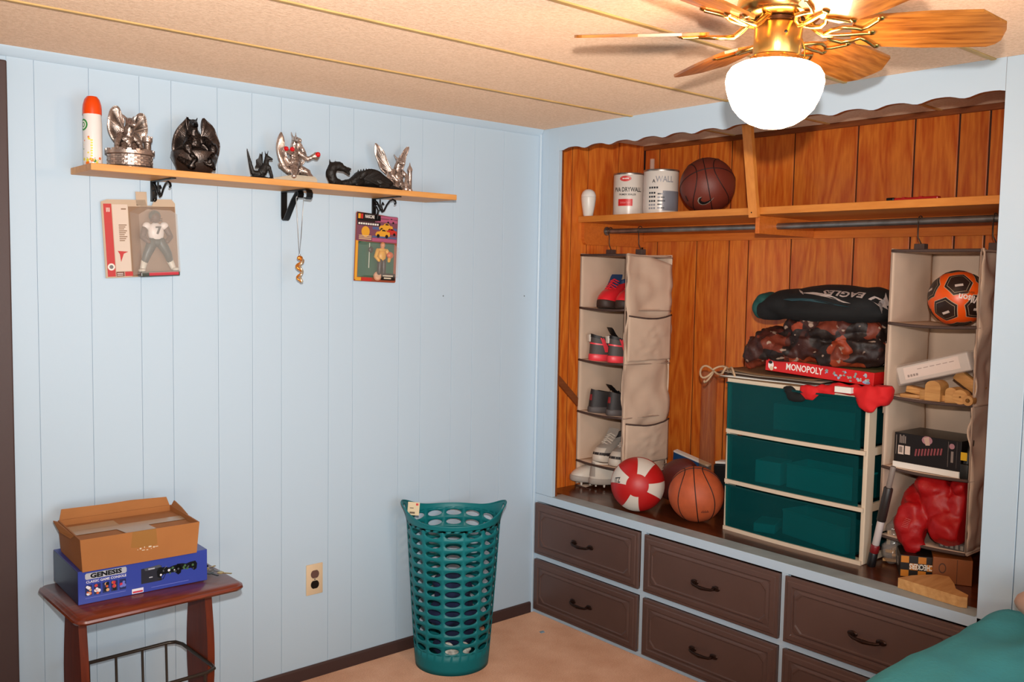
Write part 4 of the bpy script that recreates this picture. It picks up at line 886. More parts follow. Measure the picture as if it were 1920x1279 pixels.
for k in range(5): patch_cyl(pr, r_ + .0004, A0 + 2, -.014 + k * .006, -.0095 + k * .006, .155, .161, 3)
cyl_text(pr, 'PVA DRYWALL', .027, A0 + 10, .110, r_, 0, .02, .72); cyl_text(pr, 'PRIMER SEALER', .0115, A0 + 10, .089, r_, 0, .015, 1.0)
patch_cyl(pr, r_, A0, -.030, .036, .040, .070, 1, 10); cyl_text(pr, 'interior', .015, A0 + 3, .055, r_ + .0004, 2, .01, 1.0)
build('label_print', pr, [flat('1a1a1e'), flat('d02424', .35), flat('e08080', .35), flat('f0dcd4', .35)], c1)
c2 = paint_can('wall_paint_can', 'white can with a grey lower label next to the basketball on the closet shelf', (.345, -.388, SZ), .0745, .186, 0)
pr = MB(); r_ = .0750; A0 = 208
patch_cyl(pr, r_, A0 + 45, -.035, .060, .012, .095, 0, 14); 
cyl_text(pr, 'WALL', .036, A0 + 24, .142, r_, 1, .012, .8); cyl_text(pr, 'A', .02, A0 - 12, .135, r_, 2, .02)
for j, (zz, n_) in enumerate(((.104, 4), (.082, 3), (.066, 3), (.048, 3), (.032, 3), (.018, 3))):
    for k in range(n_): patch_cyl(pr, r_ + .0003, A0 - 28, k * .011, .008 + k * .011, zz, zz + .008, 2 if j < 4 else 1)
for k in range(10): patch_cyl(pr, r_ + .0005, A0 + 2, (k % 2) * .014, .012 + (k % 2) * .014 + .003 * (k % 3), .020 + .0105 * (k // 2) * 1.4, .026 + .0105 * (k // 2) * 1.4, 2 if k % 3 else 1)
build('label_print', pr, [flat('7c7c84', .35), flat('8c8a90', .35), flat('2a2a30', .35), PAPER], c2)
c3 = MB().lathe([(.011, 0), (.011, .275)], 12, cap0=False, cap1=False)
tag(build('small_clear_tube', c3, clearmat('clear_tube_small', 'f0e0d0', .35, .08), None, smooth=180, loc=(.56, -.15, SZ)), 'slim clear plastic tube standing behind the drywall paint can', 'tube')

VX = Vector((0.757, -0.653, 0.0)); VO = Vector((-0.653, -0.757, 0.0)); VU = Vector((0, 0, 1))
def facing(dx, dy, spin=0, at=None):
    """turn local +Z of a print to a spot on a ball: dx right, dy up, as seen from the middle of the room"""
    vo = (Vector((CP.x, CP.y, 0)) - Vector((at[0], at[1], 0))).normalized() if at else VO; vx = Vector((-vo.y, vo.x, 0)) if at else VX
    z = (vx * dx + VU * dy + vo * sqrt(max(.0, 1 - dx * dx - dy * dy))).normalized(); x = VU.cross(z).normalized(); y = z.cross(x)
    M = Matrix((x, y, z)).transposed().to_4x4(); return M @ RZ(spin)
def seam_circle(mb, r, M, off=0.0, n=64, w=.0022):
    h = off * r; q = sqrt(r * r - h * h); mb.tube([M @ Vector((q * cos(2 * pi * i / n), q * sin(2 * pi * i / n), h)) for i in range(n)], w, 6, closed=True)
def bball(name, label, loc, r, skin, M, seamcol):
    t = thing(name, label, 'ball', loc, group='basketballs in the closet')
    build('skin', MB().ell((0, 0, r), (r, r, r), 40, 24), skin, t, smooth=180)
    sm = MB(); n = 80
    def C(f, closed=True): sm.tube([T(0, 0, r) @ M @ (Vector(f(2 * pi * i / n)).normalized() * (r - .0004)) for i in range(n)], .0021, 6, closed=closed)
    C(lambda t_: (0, cos(t_), sin(t_))); C(lambda t_: (cos(t_), 0, sin(t_)))
    for sg in (-1, 1): C(lambda t_: (cos(t_) * .72, sin(t_) * .95 , sg * (.60 - .42 * cos(t_) ** 2 + .0)) if False else (sg * (.50 + .22 * cos(2 * t_)), .87 * cos(t_), .87 * sin(t_)))
    build('seam', sm, seamcol, t, smooth=180)
    return t
SK1 = mat('maroon_ball_skin', '6e2c1e', .5, bscale=420, bstr=.5, bdist=.0012); SK2 = mat('orange_ball_skin', 'b4532c', .6, bscale=420, bstr=.5, bdist=.0012, vary=.10, vscale=30)
b1 = bball('maroon_basketball', 'maroon basketball with a black curved mark on the closet shelf', (.372, -.612, SZ), .1125, SK1, facing(0, 0, 12, (.372, -.612)) @ RX(-30), mat('seam_dark', '200a08', .6))
sw = MB(); r = .1125; F_ = spr(r, facing(-.05, -.62, 4, (.372, -.612)), .0012)
top = [(-.022, .012), (-.012, .016), (-.020, .004), (-.014, -.004), (-.004, -.006), (.010, -.002), (.030, .008)]; bot = [(-.024, .010), (-.028, -.002), (-.024, -.013), (-.014, -.018), (-.002, -.017), (.012, -.009), (.030, .008)]
def sm2(P_, q):
    L = len(P_) - 1; t = q * L; i = min(int(t), L - 1); f = t - i; return (P_[i][0] + (P_[i + 1][0] - P_[i][0]) * f, P_[i][1] + (P_[i + 1][1] - P_[i][1]) * f)
def swoosh(s, m, lift):
    G = spr(r, facing(-.05, -.62, 4, (.372, -.612)), lift)
    sw.grid(lambda u, v: G(Vector((s * (sm2(top, u)[0] * (1 - v) + sm2(bot, u)[0] * v), s * (sm2(top, u)[1] * (1 - v) + sm2(bot, u)[1] * v) , 0))) + Vector((0, 0, r)), 18, 3, m=m)
swoosh(1.18, 1, .0006); swoosh(1.0, 0, .0012)
sw.grid(lambda u, v: spr(r, facing(-.72, -.52, 0, (.372, -.612)), .0008)(Vector((-.004 + .008 * u, -.012 + .024 * v, 0))) + Vector((0, 0, r)), 2, 4, m=0)
lab(build('curved_mark', sw, [BLACK, flat('8a8478', .5)], b1, smooth=180), 'black curved mark with grey edge')
b2 = bball('orange_basketball', 'worn orange basketball on the closet floor beside the red and white ball', (.19, -.745, ZF), .1095, SK2, facing(0, 0, 7, (.19, -.745)) @ RX(-78), mat('seam_black', '140a08', .6))
mk = MB(); rr = random.Random(2)
for i in range(7):
    G = spr(.1095, facing(.32, -.42, 0, (.19, -.745)), .0008); x0 = -.014 + .0045 * i; mk.grid(lambda u, v: G(Vector((x0 + .003 * u, -.006 + (.012 if i % 2 else .008) * v, 0))) + Vector((0, 0, .1095)), 1, 2)
build('faded_print', mk, flat('6a3020', .6), b2)
# red and white volleyball
rv = .1115; vb = thing('red_white_volleyball', 'red and white panelled volleyball on the closet floor', 'ball', (.127, -.495, ZF))
build('skin', MB().ell((0, 0, rv), (rv, rv, rv), 40, 24), mat('ball_red', 'b81818', .45), vb, smooth=180)
Mv = facing(-.02, .16, 0, (.127, -.495))
for q, a0 in enumerate((72, 158, 256, 350, 26, 118, 205, 300)):
    wp = MB(); flip = -1 if q > 3 else 1
    def fn(u, v):
        th = radians(24 + 52 * v); half = (.16 + .22 * v) / sin(th); az = radians(a0) + (u - .5) * 2 * half * (.93)
        d_ = Vector((sin(th) * cos(az), sin(th) * sin(az), flip * cos(th))); return Mv @ (d_ * (rv + .0009)) + Vector((0, 0, rv))
    wp.grid(fn, 8, 8); build('white_panel', wp, mat('ball_white', 'd8cec2', .5), vb, smooth=180)
lt = MB(); lt.text('ITZ', .030, m=0, bold=.03, sx=.7, cuts=1, fn=lambda p: spr(rv, facing(-.74, .24, 14, (.127, -.495)), .0016)(p) + Vector((0, 0, rv)))
build('lettering', lt, flat('2a2428', .5), vb)
# maroon football behind the balls
fb = thing('maroon_football', 'maroon football with white lettering half hidden behind the two floor balls', 'ball', (.335, -.535, ZF), -20)
Mf = T(0, 0, .110) @ RX(-38)
build('skin', MB().lathe([(.003, -.135), (.028, -.122), (.055, -.09), (.074, -.045), (.08, 0), (.074, .045), (.055, .09), (.028, .122), (.003, .135)], 28, M=Mf @ RX(90)), mat('football_maroon', '58201a', .5, bscale=380, bstr=.4), fb, smooth=180)
lt = MB(); fl_ = lambda p: Mf @ Vector((-.0815 * cos(p.y / .08 + .15) * (1 - (p.x / .15) ** 2 * .9), -p.x, .0815 * sin(p.y / .08 + .15) * (1 - (p.x / .15) ** 2 * .9)))
lt.text('RO', .040, bold=.02, cuts=1, fn=lambda p: fl_(p + Vector((-.01, -.005, 0)))); lt.text('OFFICIAL', .012, bold=.02, cuts=1, fn=lambda p: fl_(p + Vector((0, .034, 0))))
build('lettering', lt, flat('d8ccc4', .5), fb)
rdn = thing('red_pocket_knife', 'thin red handled tool lying flat on the right part of the closet shelf', 'tool', (.36, -1.50, SZ), -92)
build('tool_handle', MB().box(-.08, .075, -.012, .012, .0, .018, .004).box(-.05, -.04, -.013, .013, .004, .0195).box(.01, .02, -.013, .013, .004, .0195), flat('b01818', .35), rdn); build('blade', MB().box(.075, .13, -.008, .008, .004, .010, .002), BLACKM, rdn); build('tool_end', MB().box(-.108, -.08, -.012, .012, 0, .02, .003), BLACKM, rdn)

# ---------------------------------------------------------------- hanging organisers
def organizer(name, label, x0, x1, ya, yb, levels, seed, hooks, lastdepth=None):
    """ya left edge, yb right edge (more negative)"""
    t = thing(name, label, 'hanging organizer', (0, 0, levels[0]), group='grey fabric hanging shelf organizers'); zo = levels[0]
    sd = Vector((seed, seed * 2, 0)); zt, zb = levels[0], levels[-1]
    def cloth(fn, nu, nv): return MB().grid(lambda u, v: Vector(fn(u, v)) - Vector((0, 0, zo)), nu, nv)
    def bow(v):  # sides pull inwards between shelves
        z = zb + (zt - zb) * v
        for a, b_ in zip(levels[:-1], levels[1:]):
            if b_ <= z <= a: return sin(pi * (a - z) / (a - b_))
        return 0
    build('back_panel', cloth(lambda u, v: (x1 + .006 * noise.noise(Vector((u * 5, v * 12, 1)) + sd), ya + (yb - ya) * u, zb + (zt - zb) * v), 10, 40), FAB, t, smooth=180, solid=.003)
    for nm, y, sg in (('left_panel', ya, 1), ('right_panel', yb, -1)):
        def fn(u, v):
            dz = -.016 * (1 - abs(u - .35) * 1.2) * 0; k = (.020 if sg < 0 else .006)
            return (x0 + (x1 - x0) * u, y + sg * min(0.0 if sg > 0 else 1, k * fbm((u * 2.5, v * 9, sg + seed), 1, 2) * (1 if sg < 0 else -1) ) - sg * .008 * bow(v) * sin(pi * u), zb + (zt - zb) * v - (.045 * u * u * v ** 8 if sg < 0 else 0))
        build(nm, cloth(fn, 14, 60), FAB, t, smooth=180, solid=.003)
    sp_ = MB(); bd = []
    for i, z in enumerate(levels):
        if i == 0: z_ = z
        sag = .010 if 0 < i < len(levels) else 0
        build('shelf_panel', cloth(lambda u, v: (x0 + .002 + (x1 - x0 - .006) * v, ya - .002 + (yb + .002 - ya) * u, z - sag * sin(pi * u) * (.6 + .4 * v) - .001 - .006), 10, 6), FAB, t, smooth=180, solid=.005)
        bind = MB().tube([(x0 - .001, ya + (yb - ya) * u, z - sag * sin(pi * u) * .6 - .007 - zo) for u in [j / 12 for j in range(13)]], .0052, 8)
        build('shelf_binding', bind, FABD, t, smooth=180)
        seam = MB().tube([(x0 + (x1 - x0) * u, yb - .0035 - .006 * abs(fbm((u * 4, z, seed), 1, 2)), z - .008 - zo - .006 * u) for u in [j / 10 for j in range(11)]], .0025, 6)
        build('side_seam', seam, mat('fabric_seam', (.40, .28, .21), .9), t, smooth=180)
    for sg, y in ((1, ya), (-1, yb)):
        for xx in (x0,): build('edge_piping', MB().tube([(xx, y, zb - zo), (xx, y, -.002)], .003, 6), mat('fabric_seam', (.40, .28, .21), .9), t, smooth=180)
    for y in hooks:
        zc = 1.712
        hk = MB().tube([(.40, y, .004 + .018), (.40, y + .012, .045), (.398, y + .012, zc - zo - .02)] + [(.40 + .0165 * cos(radians(a)), y + .006, zc - zo + .0165 * sin(radians(a))) for a in range(200, -60, -20)], .0022, 6)
        build('hook', hk, DARKW, t, smooth=60); build('hook_tab', MB().box(.385, .415, y - .018, y + .018, -.004, .022, .002), FABD, t)
    return t
def pocket(t, zo, x0, x1, y, ztop, zbot, seed, sg=-1):
    def fn(u, v):
        bulge = .020 * sin(pi * u) * (1 - .75 * (1 - v) ** 2) * (v ** .5) + .010 * abs(fbm((u * 3, v * 3.5, seed), 1.4, 3)) * sin(pi * u)
        zt_ = ztop - .014 * sin(pi * u); return (x0 + (x1 - x0) * u, y + sg * (.004 + bulge), zbot + (zt_ - zbot) * v - zo)
    pk = build('pocket', MB().grid(fn, 20, 22), FAB, t, smooth=180, solid=.002)
    build('pocket_binding', MB().tube([fn(j / 16, 1.0) for j in range(17)], .0038, 8), FABD, pk, smooth=180)
LV1 = [1.605, 1.367, 1.130, .893, .665, .548]
og1 = organizer('shoe_organizer', 'grey fabric organizer full of shoes hanging at the left of the closet', .25, .555, -.012, -.288, LV1, 1.7, (-.055, -.235))
pocket(og1, LV1[0], .258, .548, -.296, 1.335, 1.135, 3.1); pocket(og1, LV1[0], .258, .548, -.298, .862, .675, 5.7)
LV2 = [1.612, 1.372, 1.127, .888, .652, .60]
LV2 = LV2[:5]
og2 = organizer('toy_organizer', 'grey fabric organizer holding a soccer ball, hanging at the right of the closet', .235, .53, -1.482, -1.768, LV2, 4.2, (-1.50, -1.745))
pocket(og2, LV2[0], .243, .52, -1.476, 1.30, 1.06, 7.7, 1)

# ---------------------------------------------------------------- shoes
def shoe(name, label, loc, rot, group, C, tongue_up=.0, L=.27, studs=False, kind=0):
    t = thing(name, label, 'shoe', loc, rot, group=group)
    nA = 36
    def sole_pt(a):
        x = -cos(a); wd = .046 + .006 * x - .012 * exp_(-((x + .15) / .35) ** 2); y = sin(a) * wd * (1 if abs(x) < .75 else 1)
        return Vector((x * L / 2 + 0, y * (abs(sin(a)) ** -.18 if abs(sin(a)) > .05 else 1), 0))
    def coll(a):  # collar opening ellipse near the heel
        x = -cos(a); return Vector((-.062 + x * .058, sin(a) * .030, .098 + .012 * (x < 0) * x * x + (-.010) * max(0, x)))
    def zs(x): return .010 * max(0, (x / (L / 2) - .35)) ** 1.5 * 1.5 + .004 * max(0, (-x / (L / 2) - .6))
    z1 = .026; so = []
    for z, k in ((.0, .93), (.004, 1.0), (.014, 1.02), (.024, 1.0), (.028, .95)):
        so.append([(p.x * (1 if k >= 1 else k + .03), p.y * k, z + zs(p.x)) for p in [sole_pt(2 * pi * i / nA) for i in range(nA)]])
    build('sole', MB().rings(so), C['sole'], t, smooth=60)
    rg = []; nt_ = 9
    for k in range(nt_ + 1):
        s_ = k / nt_; ring = []
        for i in range(nA):
            a = 2 * pi * i / nA; p0 = sole_pt(a) * .97; p1 = coll(a); front = max(0, -cos(a))
            h = s_; hz = sin(s_ * pi / 2) ** (1.0 - .45 * front); hx_ = s_ ** (1.0 + .55 * front)
            q = p0.lerp(p1, hx_); q.z = z1 + zs(p0.x) * (1 - hx_) + (p1.z - z1) * (hz if front > .2 else s_ ** .9)
            if front > .2: q.z = z1 + zs(p0.x) * (1 - s_) + (p1.z - z1) * (.42 * sin(min(1, s_ * 2.2) * pi / 2) + .58 * max(0, (s_ - .25) / .75) ** 1.1) * front + (p1.z - z1) * (s_ ** .9) * (1 - front)
            q.y *= 1 + .06 * sin(pi * s_); ring.append(q)
        rg.append(ring)
    inn = [(Vector((-.062, 0, 0)) + (p - Vector((-.062, 0, p.z))) * .82 + Vector((0, 0, p.z - .004 + 0))) for p in rg[-1]]
    deep = [Vector((p.x * 1, p.y, .04)) for p in inn]
    ub = MB(); ub.rings(rg, False, False, m=0); ub.rings([rg[-1], inn, deep], False, True, m=1)
    up = build('upper', ub, [C['upper'], C['lining']], t, smooth=70)
    # overlays: toe cap, heel counter and side stripes made from the upper surface pushed out a little
    def over(nm, a0, a1, k0, k1, m, lift=.0018):
        ob = MB(); n1, n2 = 10, 5
        def fn(u, v):
            ai = (a0 + (a1 - a0) * u) / 360 * nA; kk = k0 + (k1 - k0) * v; i0 = int(math.floor(ai)); f = ai - i0; k_ = min(nt_ - 1, int(kk)); g = kk - k_
            A_ = rg[k_][i0 % nA].lerp(rg[k_][(i0 + 1) % nA], f); B_ = rg[k_ + 1][i0 % nA].lerp(rg[k_ + 1][(i0 + 1) % nA], f); q = A_.lerp(B_, g)
            o_ = Vector((q.x + .02 if q.x > -.06 else q.x + .062, q.y, (q.z - .03) * .6)); o_.normalize(); return q + o_ * lift
        build(nm, ob.grid(fn, n1, n2), m, t, smooth=180)
    for args in C.get('over', []): over(*args)
    if C.get('tongue'):
        tg_ = MB(); up_ = tongue_up
        tg_.rings([[(x, -w_, z), (x, w_, z), (x - .006, w_ * .9, z + .006), (x - .006, -w_ * .9, z + .006)] for x, w_, z in ((.045, .020, .070), (.015, .026, .088), (-.008, .028, .104 + up_ * .5), (-.022, .027, .120 + up_))])
        build('tongue', tg_, C['tongue'], t, smooth=50)
    if C.get('lace'):
        lb = MB()
        for i in range(5):
            x = .050 - .013 * i; z = .070 + .0078 * i; sgn = 1 if i % 2 else -1
            lb.tube([(x, -.025, z - .004), (x - .004 * sgn, 0, z + .007), (x, .025, z - .004)], .0028, 6)
        build('lace', lb, C['lace'], t, smooth=60)
    if C.get('tab'):
        build('heel_tab', MB().box(-.006, .006, -.010, .010, .0, .030, .002, M=T(-.121, .012, .078) @ RY(-8)), C['tab'], t)
    if studs:
        for x, y in ((.09, .025), (.09, -.025), (.05, .035), (.05, -.035), (-.07, .025), (-.07, -.025), (-.10, 0)):
            build('stud', MB().lathe([(.006, .004), (.004, -.012)], 10, M=T(x, y, 0)), C['stud'], t)
    return t
def exp_(x): return math.exp(x)
cor = mat('coral_red', 'e42a34', .35, bscale=120, bstr=.3); blk = mat('shoe_black', '161416', .55, bscale=150, bstr=.3); gry = mat('shoe_grey', '4c4644', .6, bscale=200, bstr=.3); pnk = mat('neon_pink', 'f04450', .4)
navy = mat('shoe_navy', '1c3a64', .6); whs = mat('shoe_white', 'd8d0c4', .45); lgr = mat('shoe_light_grey', 'a8a098', .55, bscale=160, bstr=.2); grn = mat('shoe_green', '2aa068', .4); yel = mat('shoe_yellow', 'c8c040', .4); rdm = mat('shoe_dark_red', '8a2428', .5); dkg = mat('shoe_dark_grey', '2c2829', .6, bscale=200, bstr=.3); brs = mat('shoe_sole_dark', '3a2a24', .6)
zl = lambda i: LV1[i] - .0105
O1 = [('side_stripe', 40, 70, 1, 6, blk, .0016), ('side_stripe', 290, 320, 1, 6, blk, .0016), ('heel_counter', -35, 35, 1, 8, navy, .002), ('toe_cap', 150, 210, .3, 2.2, cor, .0022)]
Ca = dict(upper=cor, lining=navy, sole=brs, tongue=navy, lace=cor, over=O1)
s1 = shoe('coral_sneaker', 'left coral red sneaker with navy tongue on the top organizer shelf', (.385, -.095, zl(1)), 196, 'coral red sneakers', Ca, .0, .25); s1.scale = (1, 1.08, 1.25)
copy_tree(s1, (.395, -.205, zl(1)), 192, 'right coral red sneaker on the top shelf, half hidden by the side panel')
Cb = dict(upper=gry, lining=blk, sole=pnk, tongue=blk, tab=whs, over=[('heel_line', -60, 60, 4.2, 4.9, pnk, .0022), ('side_stripe', 60, 75, 1, 8, pnk, .0022), ('side_stripe', 285, 300, 1, 8, pnk, .0022), ('collar_band', -70, 70, 7.4, 9, blk, .0024)])
s2 = shoe('grey_pink_sneaker', 'left dark grey sneaker with neon pink sole, heel outwards', (.390, -.100, zl(2)), -18, 'grey sneakers with pink soles', Cb, .01, .26); s2.scale = (1, 1.02, 1.12)
copy_tree(s2, (.395, -.205, zl(2)), -14, 'right dark grey sneaker with neon pink sole, partly behind the side panel')
Cc = dict(upper=dkg, lining=blk, sole=mat('shoe_mid_grey', '565050', .6), tongue=blk, lace=blk, over=[('logo_mark', -16, 4, 3, 6, rdm, .0022)])
s3 = shoe('black_sneaker', 'left plain black sneaker with a small red heel mark', (.395, -.098, zl(3)), -14, 'black sneakers', Cc, .0)
copy_tree(s3, (.395, -.205, zl(3)), -10, 'right plain black sneaker with a red heel mark, partly hidden')
Cd = dict(upper=lgr, lining=dkg, sole=whs, tongue=lgr, lace=whs, over=[('mudguard', 100, 260, 0, 1.3, dkg, .0016), ('side_stripe', 70, 92, 1, 5, yel, .002), ('side_stripe', 268, 290, 1, 5, grn, .002), ('toe_cap', 150, 205, 1.4, 3.4, whs, .0022)])
s4 = shoe('light_grey_sneaker', 'left light grey sneaker with green and yellow side flashes', (.395, -.090, zl(4)), 190, 'light grey sneakers', Cd, .0, .25); s4.scale = (1, 1.05, 1.15)
copy_tree(s4, (.385, -.200, zl(4)), 190, 'right light grey sneaker with green flash, nearest the side panel')
Ce = dict(upper=whs, lining=lgr, sole=lgr, stud=whs, tongue=whs, over=[('heel_counter', -30, 30, 1, 8, lgr, .002)])
ct = shoe('white_cleat', 'white studded cleat at the bottom of the shoe organizer, heel outwards', (.370, -.150, ZF + .021), -22, 'white cleats', Ce, .0, .27, True)
copy_tree(ct, (.335, -.062, ZF + .021), 160, 'white studded cleat lying in the closet corner behind its partner')
# ---------------------------------------------------------------- drawer cart
TEALT, nt, bb = newmat('translucent_teal'); bb.inputs['Base Color'].default_value = (.008, .13, .135, 1); bb.inputs['Roughness'].default_value = .22
tr = N(nt, 'ShaderNodeBsdfTransparent'); tr.inputs[0].default_value = (.10, .60, .62, 1); mx = N(nt, 'ShaderNodeMixShader'); mx.inputs[0].default_value = .27
nt.links.new(tr.outputs[0], mx.inputs[1]); nt.links.new(bb.outputs[0], mx.inputs[2]); nt.links.new(mx.outputs[0], nt.nodes['Material Output'].inputs[0])
CREAM = mat('cream_plastic', 'd8c4ac', .4)
kx0, kx1, ka, kb = .185, .585, -.882, -1.452
kt = thing('drawer_cart', 'three drawer cart with a cream frame and translucent teal drawers', 'drawer cart', (.385, -1.167, ZF), -0.6)
KO = Vector((.385, -1.167, ZF))
def kp(nm, mb, mt, par=kt, **k): return build(nm, mb.jitter(lambda p: p - KO), mt, par, **k)
zlev = [ZF + .004, .727, .921, 1.115]
fr = MB()
for y0, y1 in ((ka - .012, ka + .004), (kb - .004, kb + .012)):
    for x0, x1 in ((kx0 + .006, kx0 + .058), (kx1 - .05, kx1)): fr.box(x0, x1, y0, y1, ZF + .001, 1.118, .003)
    for z in zlev: fr.box(kx0 + .01, kx1, y0 + .001, y1 - .001, z - .010, z + .018, .002) if z > ZF + .01 else fr.box(kx0 + .01, kx1, y0 + .001, y1 - .001, z, z + .02, .002)
for z in zlev[1:]: fr.box(kx1 - .012, kx1 - .002, kb + .012, ka - .012, z - .010, z + .012)
kp('frame', fr, CREAM)
for i, z in enumerate(zlev):
    n = 12
    def fx(u): return kx0 - .002 - .010 * sin(pi * u)
    rl = MB().rings([[(fx(j / n), ka + (kb - ka) * j / n, z - .004), (fx(j / n), ka + (kb - ka) * j / n, z + .010), (kx0 + .03, ka + (kb - ka) * j / n, z + .012), (kx0 + .03, ka + (kb - ka) * j / n, z - .004)] for j in range(n + 1)])
    kp('front_rail', rl, CREAM, smooth=30)
kp('top_panel', MB().box(kx0 + .012, kx1, kb + .002, ka - .002, 1.116, 1.124, .003), mat('teal_lid', (.01, .12, .15), .3))
for i in range(3):
    z0, z1 = zlev[i] + .012, zlev[i + 1] - .008
    if i == 2: z1 = 1.112
    n = 12; ya_, yb_ = ka - .010, kb + .022
    if i == 2: ya_ += .008
    dw = MB()
    def fx(u, v): return kx0 - .006 - .010 * sin(pi * u) + .006 * (1 - v)
    rs = []
    for j in range(n + 1):
        u = j / n; y = ya_ + (yb_ - ya_) * u; rs.append([(fx(u, 0), y, z0), (fx(u, 1), y, z1), (fx(u, 1) + .0035, y, z1), (fx(u, 0) + .0035, y, z0)])
    dw.rings(rs); 
    dw.box(kx0 + .002, kx1 - .02, ya_ - .022, ya_ - .0185, z0 + .004, z1 - .012); dw.box(kx0 + .002, kx1 - .02, yb_ + .0185, yb_ + .022, z0 + .004, z1 - .012)
    dw.box(kx1 - .022, kx1 - .018, yb_ + .022, ya_ - .022, z0 + .004, z1 - .012); dw.box(kx0 + .002, kx1 - .02, yb_ + .022, ya_ - .022, z0 + .001, z0 + .004)
    o = kp('drawer', dw, TEALT)
    kp('lip', MB().rings([[(fx(j / n, 1) - .007, ya_ + (yb_ - ya_) * j / n, z1 - .006), (fx(j / n, 1) - .006, ya_ + (yb_ - ya_) * j / n, z1), (fx(j / n, 1) + .003, ya_ + (yb_ - ya_) * j / n, z1), (fx(j / n, 1) + .003, ya_ + (yb_ - ya_) * j / n, z1 - .006)] for j in range(n + 1)]), TEALT, o)
lbm = MB(); lbm.box(kx0 + .10, kx0 + .22, kb - .0065, kb - .0045, .775, .885, m=0); lbm.m = 1
for k in range(6): lbm.box(kx0 + .11, kx0 + .15 + .03 * (k % 3), kb - .0072, kb - .0064, .785 + .016 * k, .793 + .016 * k)
lab(build('side_label', lbm.jitter(lambda p: p - KO), [flat('3a4448', .4), flat('a8b8bc', .4)], kt), 'grey printed sticker on the cart side')
# things kept inside the drawers
def tray(name, label, cat, loc, rot, w_, d_, h_, col, tilt=None):
    t = thing(name, label, cat, loc, rot, tilt=tilt); mb = MB(); th = .004
    mb.box(-w_ / 2, w_ / 2, -d_ / 2, d_ / 2, 0, th); mb.box(-w_ / 2, w_ / 2, -d_ / 2, -d_ / 2 + th, th, h_); mb.box(-w_ / 2, w_ / 2, d_ / 2 - th, d_ / 2, th, h_); mb.box(-w_ / 2, -w_ / 2 + th, -d_ / 2 + th, d_ / 2 - th, th, h_); mb.box(w_ / 2 - th, w_ / 2, -d_ / 2 + th, d_ / 2 - th, th, h_)
    build('tray_body', mb, col, t); build('rim', MB().tube([(-w_ / 2, -d_ / 2, h_), (w_ / 2, -d_ / 2, h_), (w_ / 2, d_ / 2, h_), (-w_ / 2, d_ / 2, h_)], .004, 6, closed=True), col, t); return t
PALE = mat('pale_plastic_tray', 'd8ece4', .5); zd = lambda i: zlev[i] + .0165
tray('pale_tray', 'pale open tray lying tilted in the bottom teal drawer', 'tray', (.285, -1.255, zd(0)), 78, .29, .13, .09, PALE)
c_ = MB().box(-.05, .05, -.05, .05, 0, .085, .003); tag(build('light_carton', c_, mat('light_carton', 'e4f0ea', .6), None, loc=(.262, -1.045, zd(1)), rot=8), 'small pale carton in the middle teal drawer', 'box')
tray('long_tray', 'long pale open tray at the right of the middle teal drawer', 'tray', (.29, -1.265, zd(1)), 88, .28, .13, .085, PALE)
c_ = MB().box(-.06, .06, -.04, .04, 0, .035, .004); tag(build('paper_pad', c_, mat('light_carton', 'e4f0ea', .6), None, loc=(.255, -1.035, zd(0)), rot=20), 'pale paper pad at the left of the bottom teal drawer', 'pad')
c_ = MB().box(-.10, .10, -.16, .16, 0, .10, .004); tag(build('green_carton', c_, mat('greenish_carton', '9ab4a8', .6), None, loc=(.40, -1.17, zd(2)), rot=3), 'wide greenish carton inside the top teal drawer', 'box')

# ---------------------------------------------------------------- pile on top of the cart
ZT = 1.1245
pb_ = thing('paper_stack', 'loose stack of warped brown boards and papers on the cart top', 'papers', (.36, -1.05, ZT))
for i, (m_, z, a, ex, ey) in enumerate(((mat('kraft_board', '7a5a3c', .7, vary=.15), .003, -2, .18, .215), (PAPER, .008, 1.5, .185, .20), (mat('dark_board', '3c2a20', .6, vary=.2), .013, -4, .18, .22), (mat('grey_board', '9a8878', .7, vary=.1), .019, 2, .175, .21), (mat('kraft_board', '7a5a3c', .7), .025, -1, .18, .19))):
    sm_ = MB().grid(lambda u, v: Vector((-ex + 2 * ex * u, -ey + 2 * ey * v, z + .003 * abs(noise.noise(Vector((u * 2, v * 2, i * 3.1)))) + (.016 * max(0, v - .62) * (i - 1) * .5))), 8, 12)
    build('sheet', sm_, m_, pb_, smooth=180, solid=.002, rot=a)
tw_ = MB(); rr = random.Random(4); pts = []
for i in range(60):
    t_ = i / 59; pts.append((.175 + .022 * sin(t_ * 23) + .03 * sin(t_ * 5), -.842 + .028 * cos(t_ * 19) - .05 * sin(t_ * 6.3), 1.150 + .016 * sin(t_ * 31) - .085 * max(0, t_ - .62)))
tw_.tube(pts, .0042, 6); tag(build('twine', tw_, mat('twine_tan', 'b89878', .9), None, smooth=180), 'tangled tan twine hanging over the front left corner of the cart', 'twine')
mo = thing('board_game_box', 'red board game box with white lettering lying on the cart pile', 'board game', (.215, -1.236, ZT + .034), -90.5, tilt=(0, 2.4))
MR = mat('game_red', 'cc1a1a', .35)
build('carton', MB().box(-.213, .213, .0, .262, 0, .046, .001), MR, mo)
mp_ = MB(); e = -.0007
mp_.add([(-.212, .001, .0466), (.212, .001, .0466), (.212, .261, .0466), (-.212, .261, .0466)], [(0, 1, 2, 3)], m=3)
mp_.text('MONOPOLY', .033, M=T(-.052, e, .0235) @ RX(90), m=0, bold=.02, sx=.80, ext=.0003)
def pm(pts, m, y=e): mp_.add([(x, y, z) for x, z in pts], [tuple(range(len(pts)))], m=m)
def circ(cx_, cz_, a, b_=None, n=12): return [(cx_ + a * cos(2 * pi * i / n), cz_ + (b_ or a) * sin(2 * pi * i / n)) for i in range(n)]
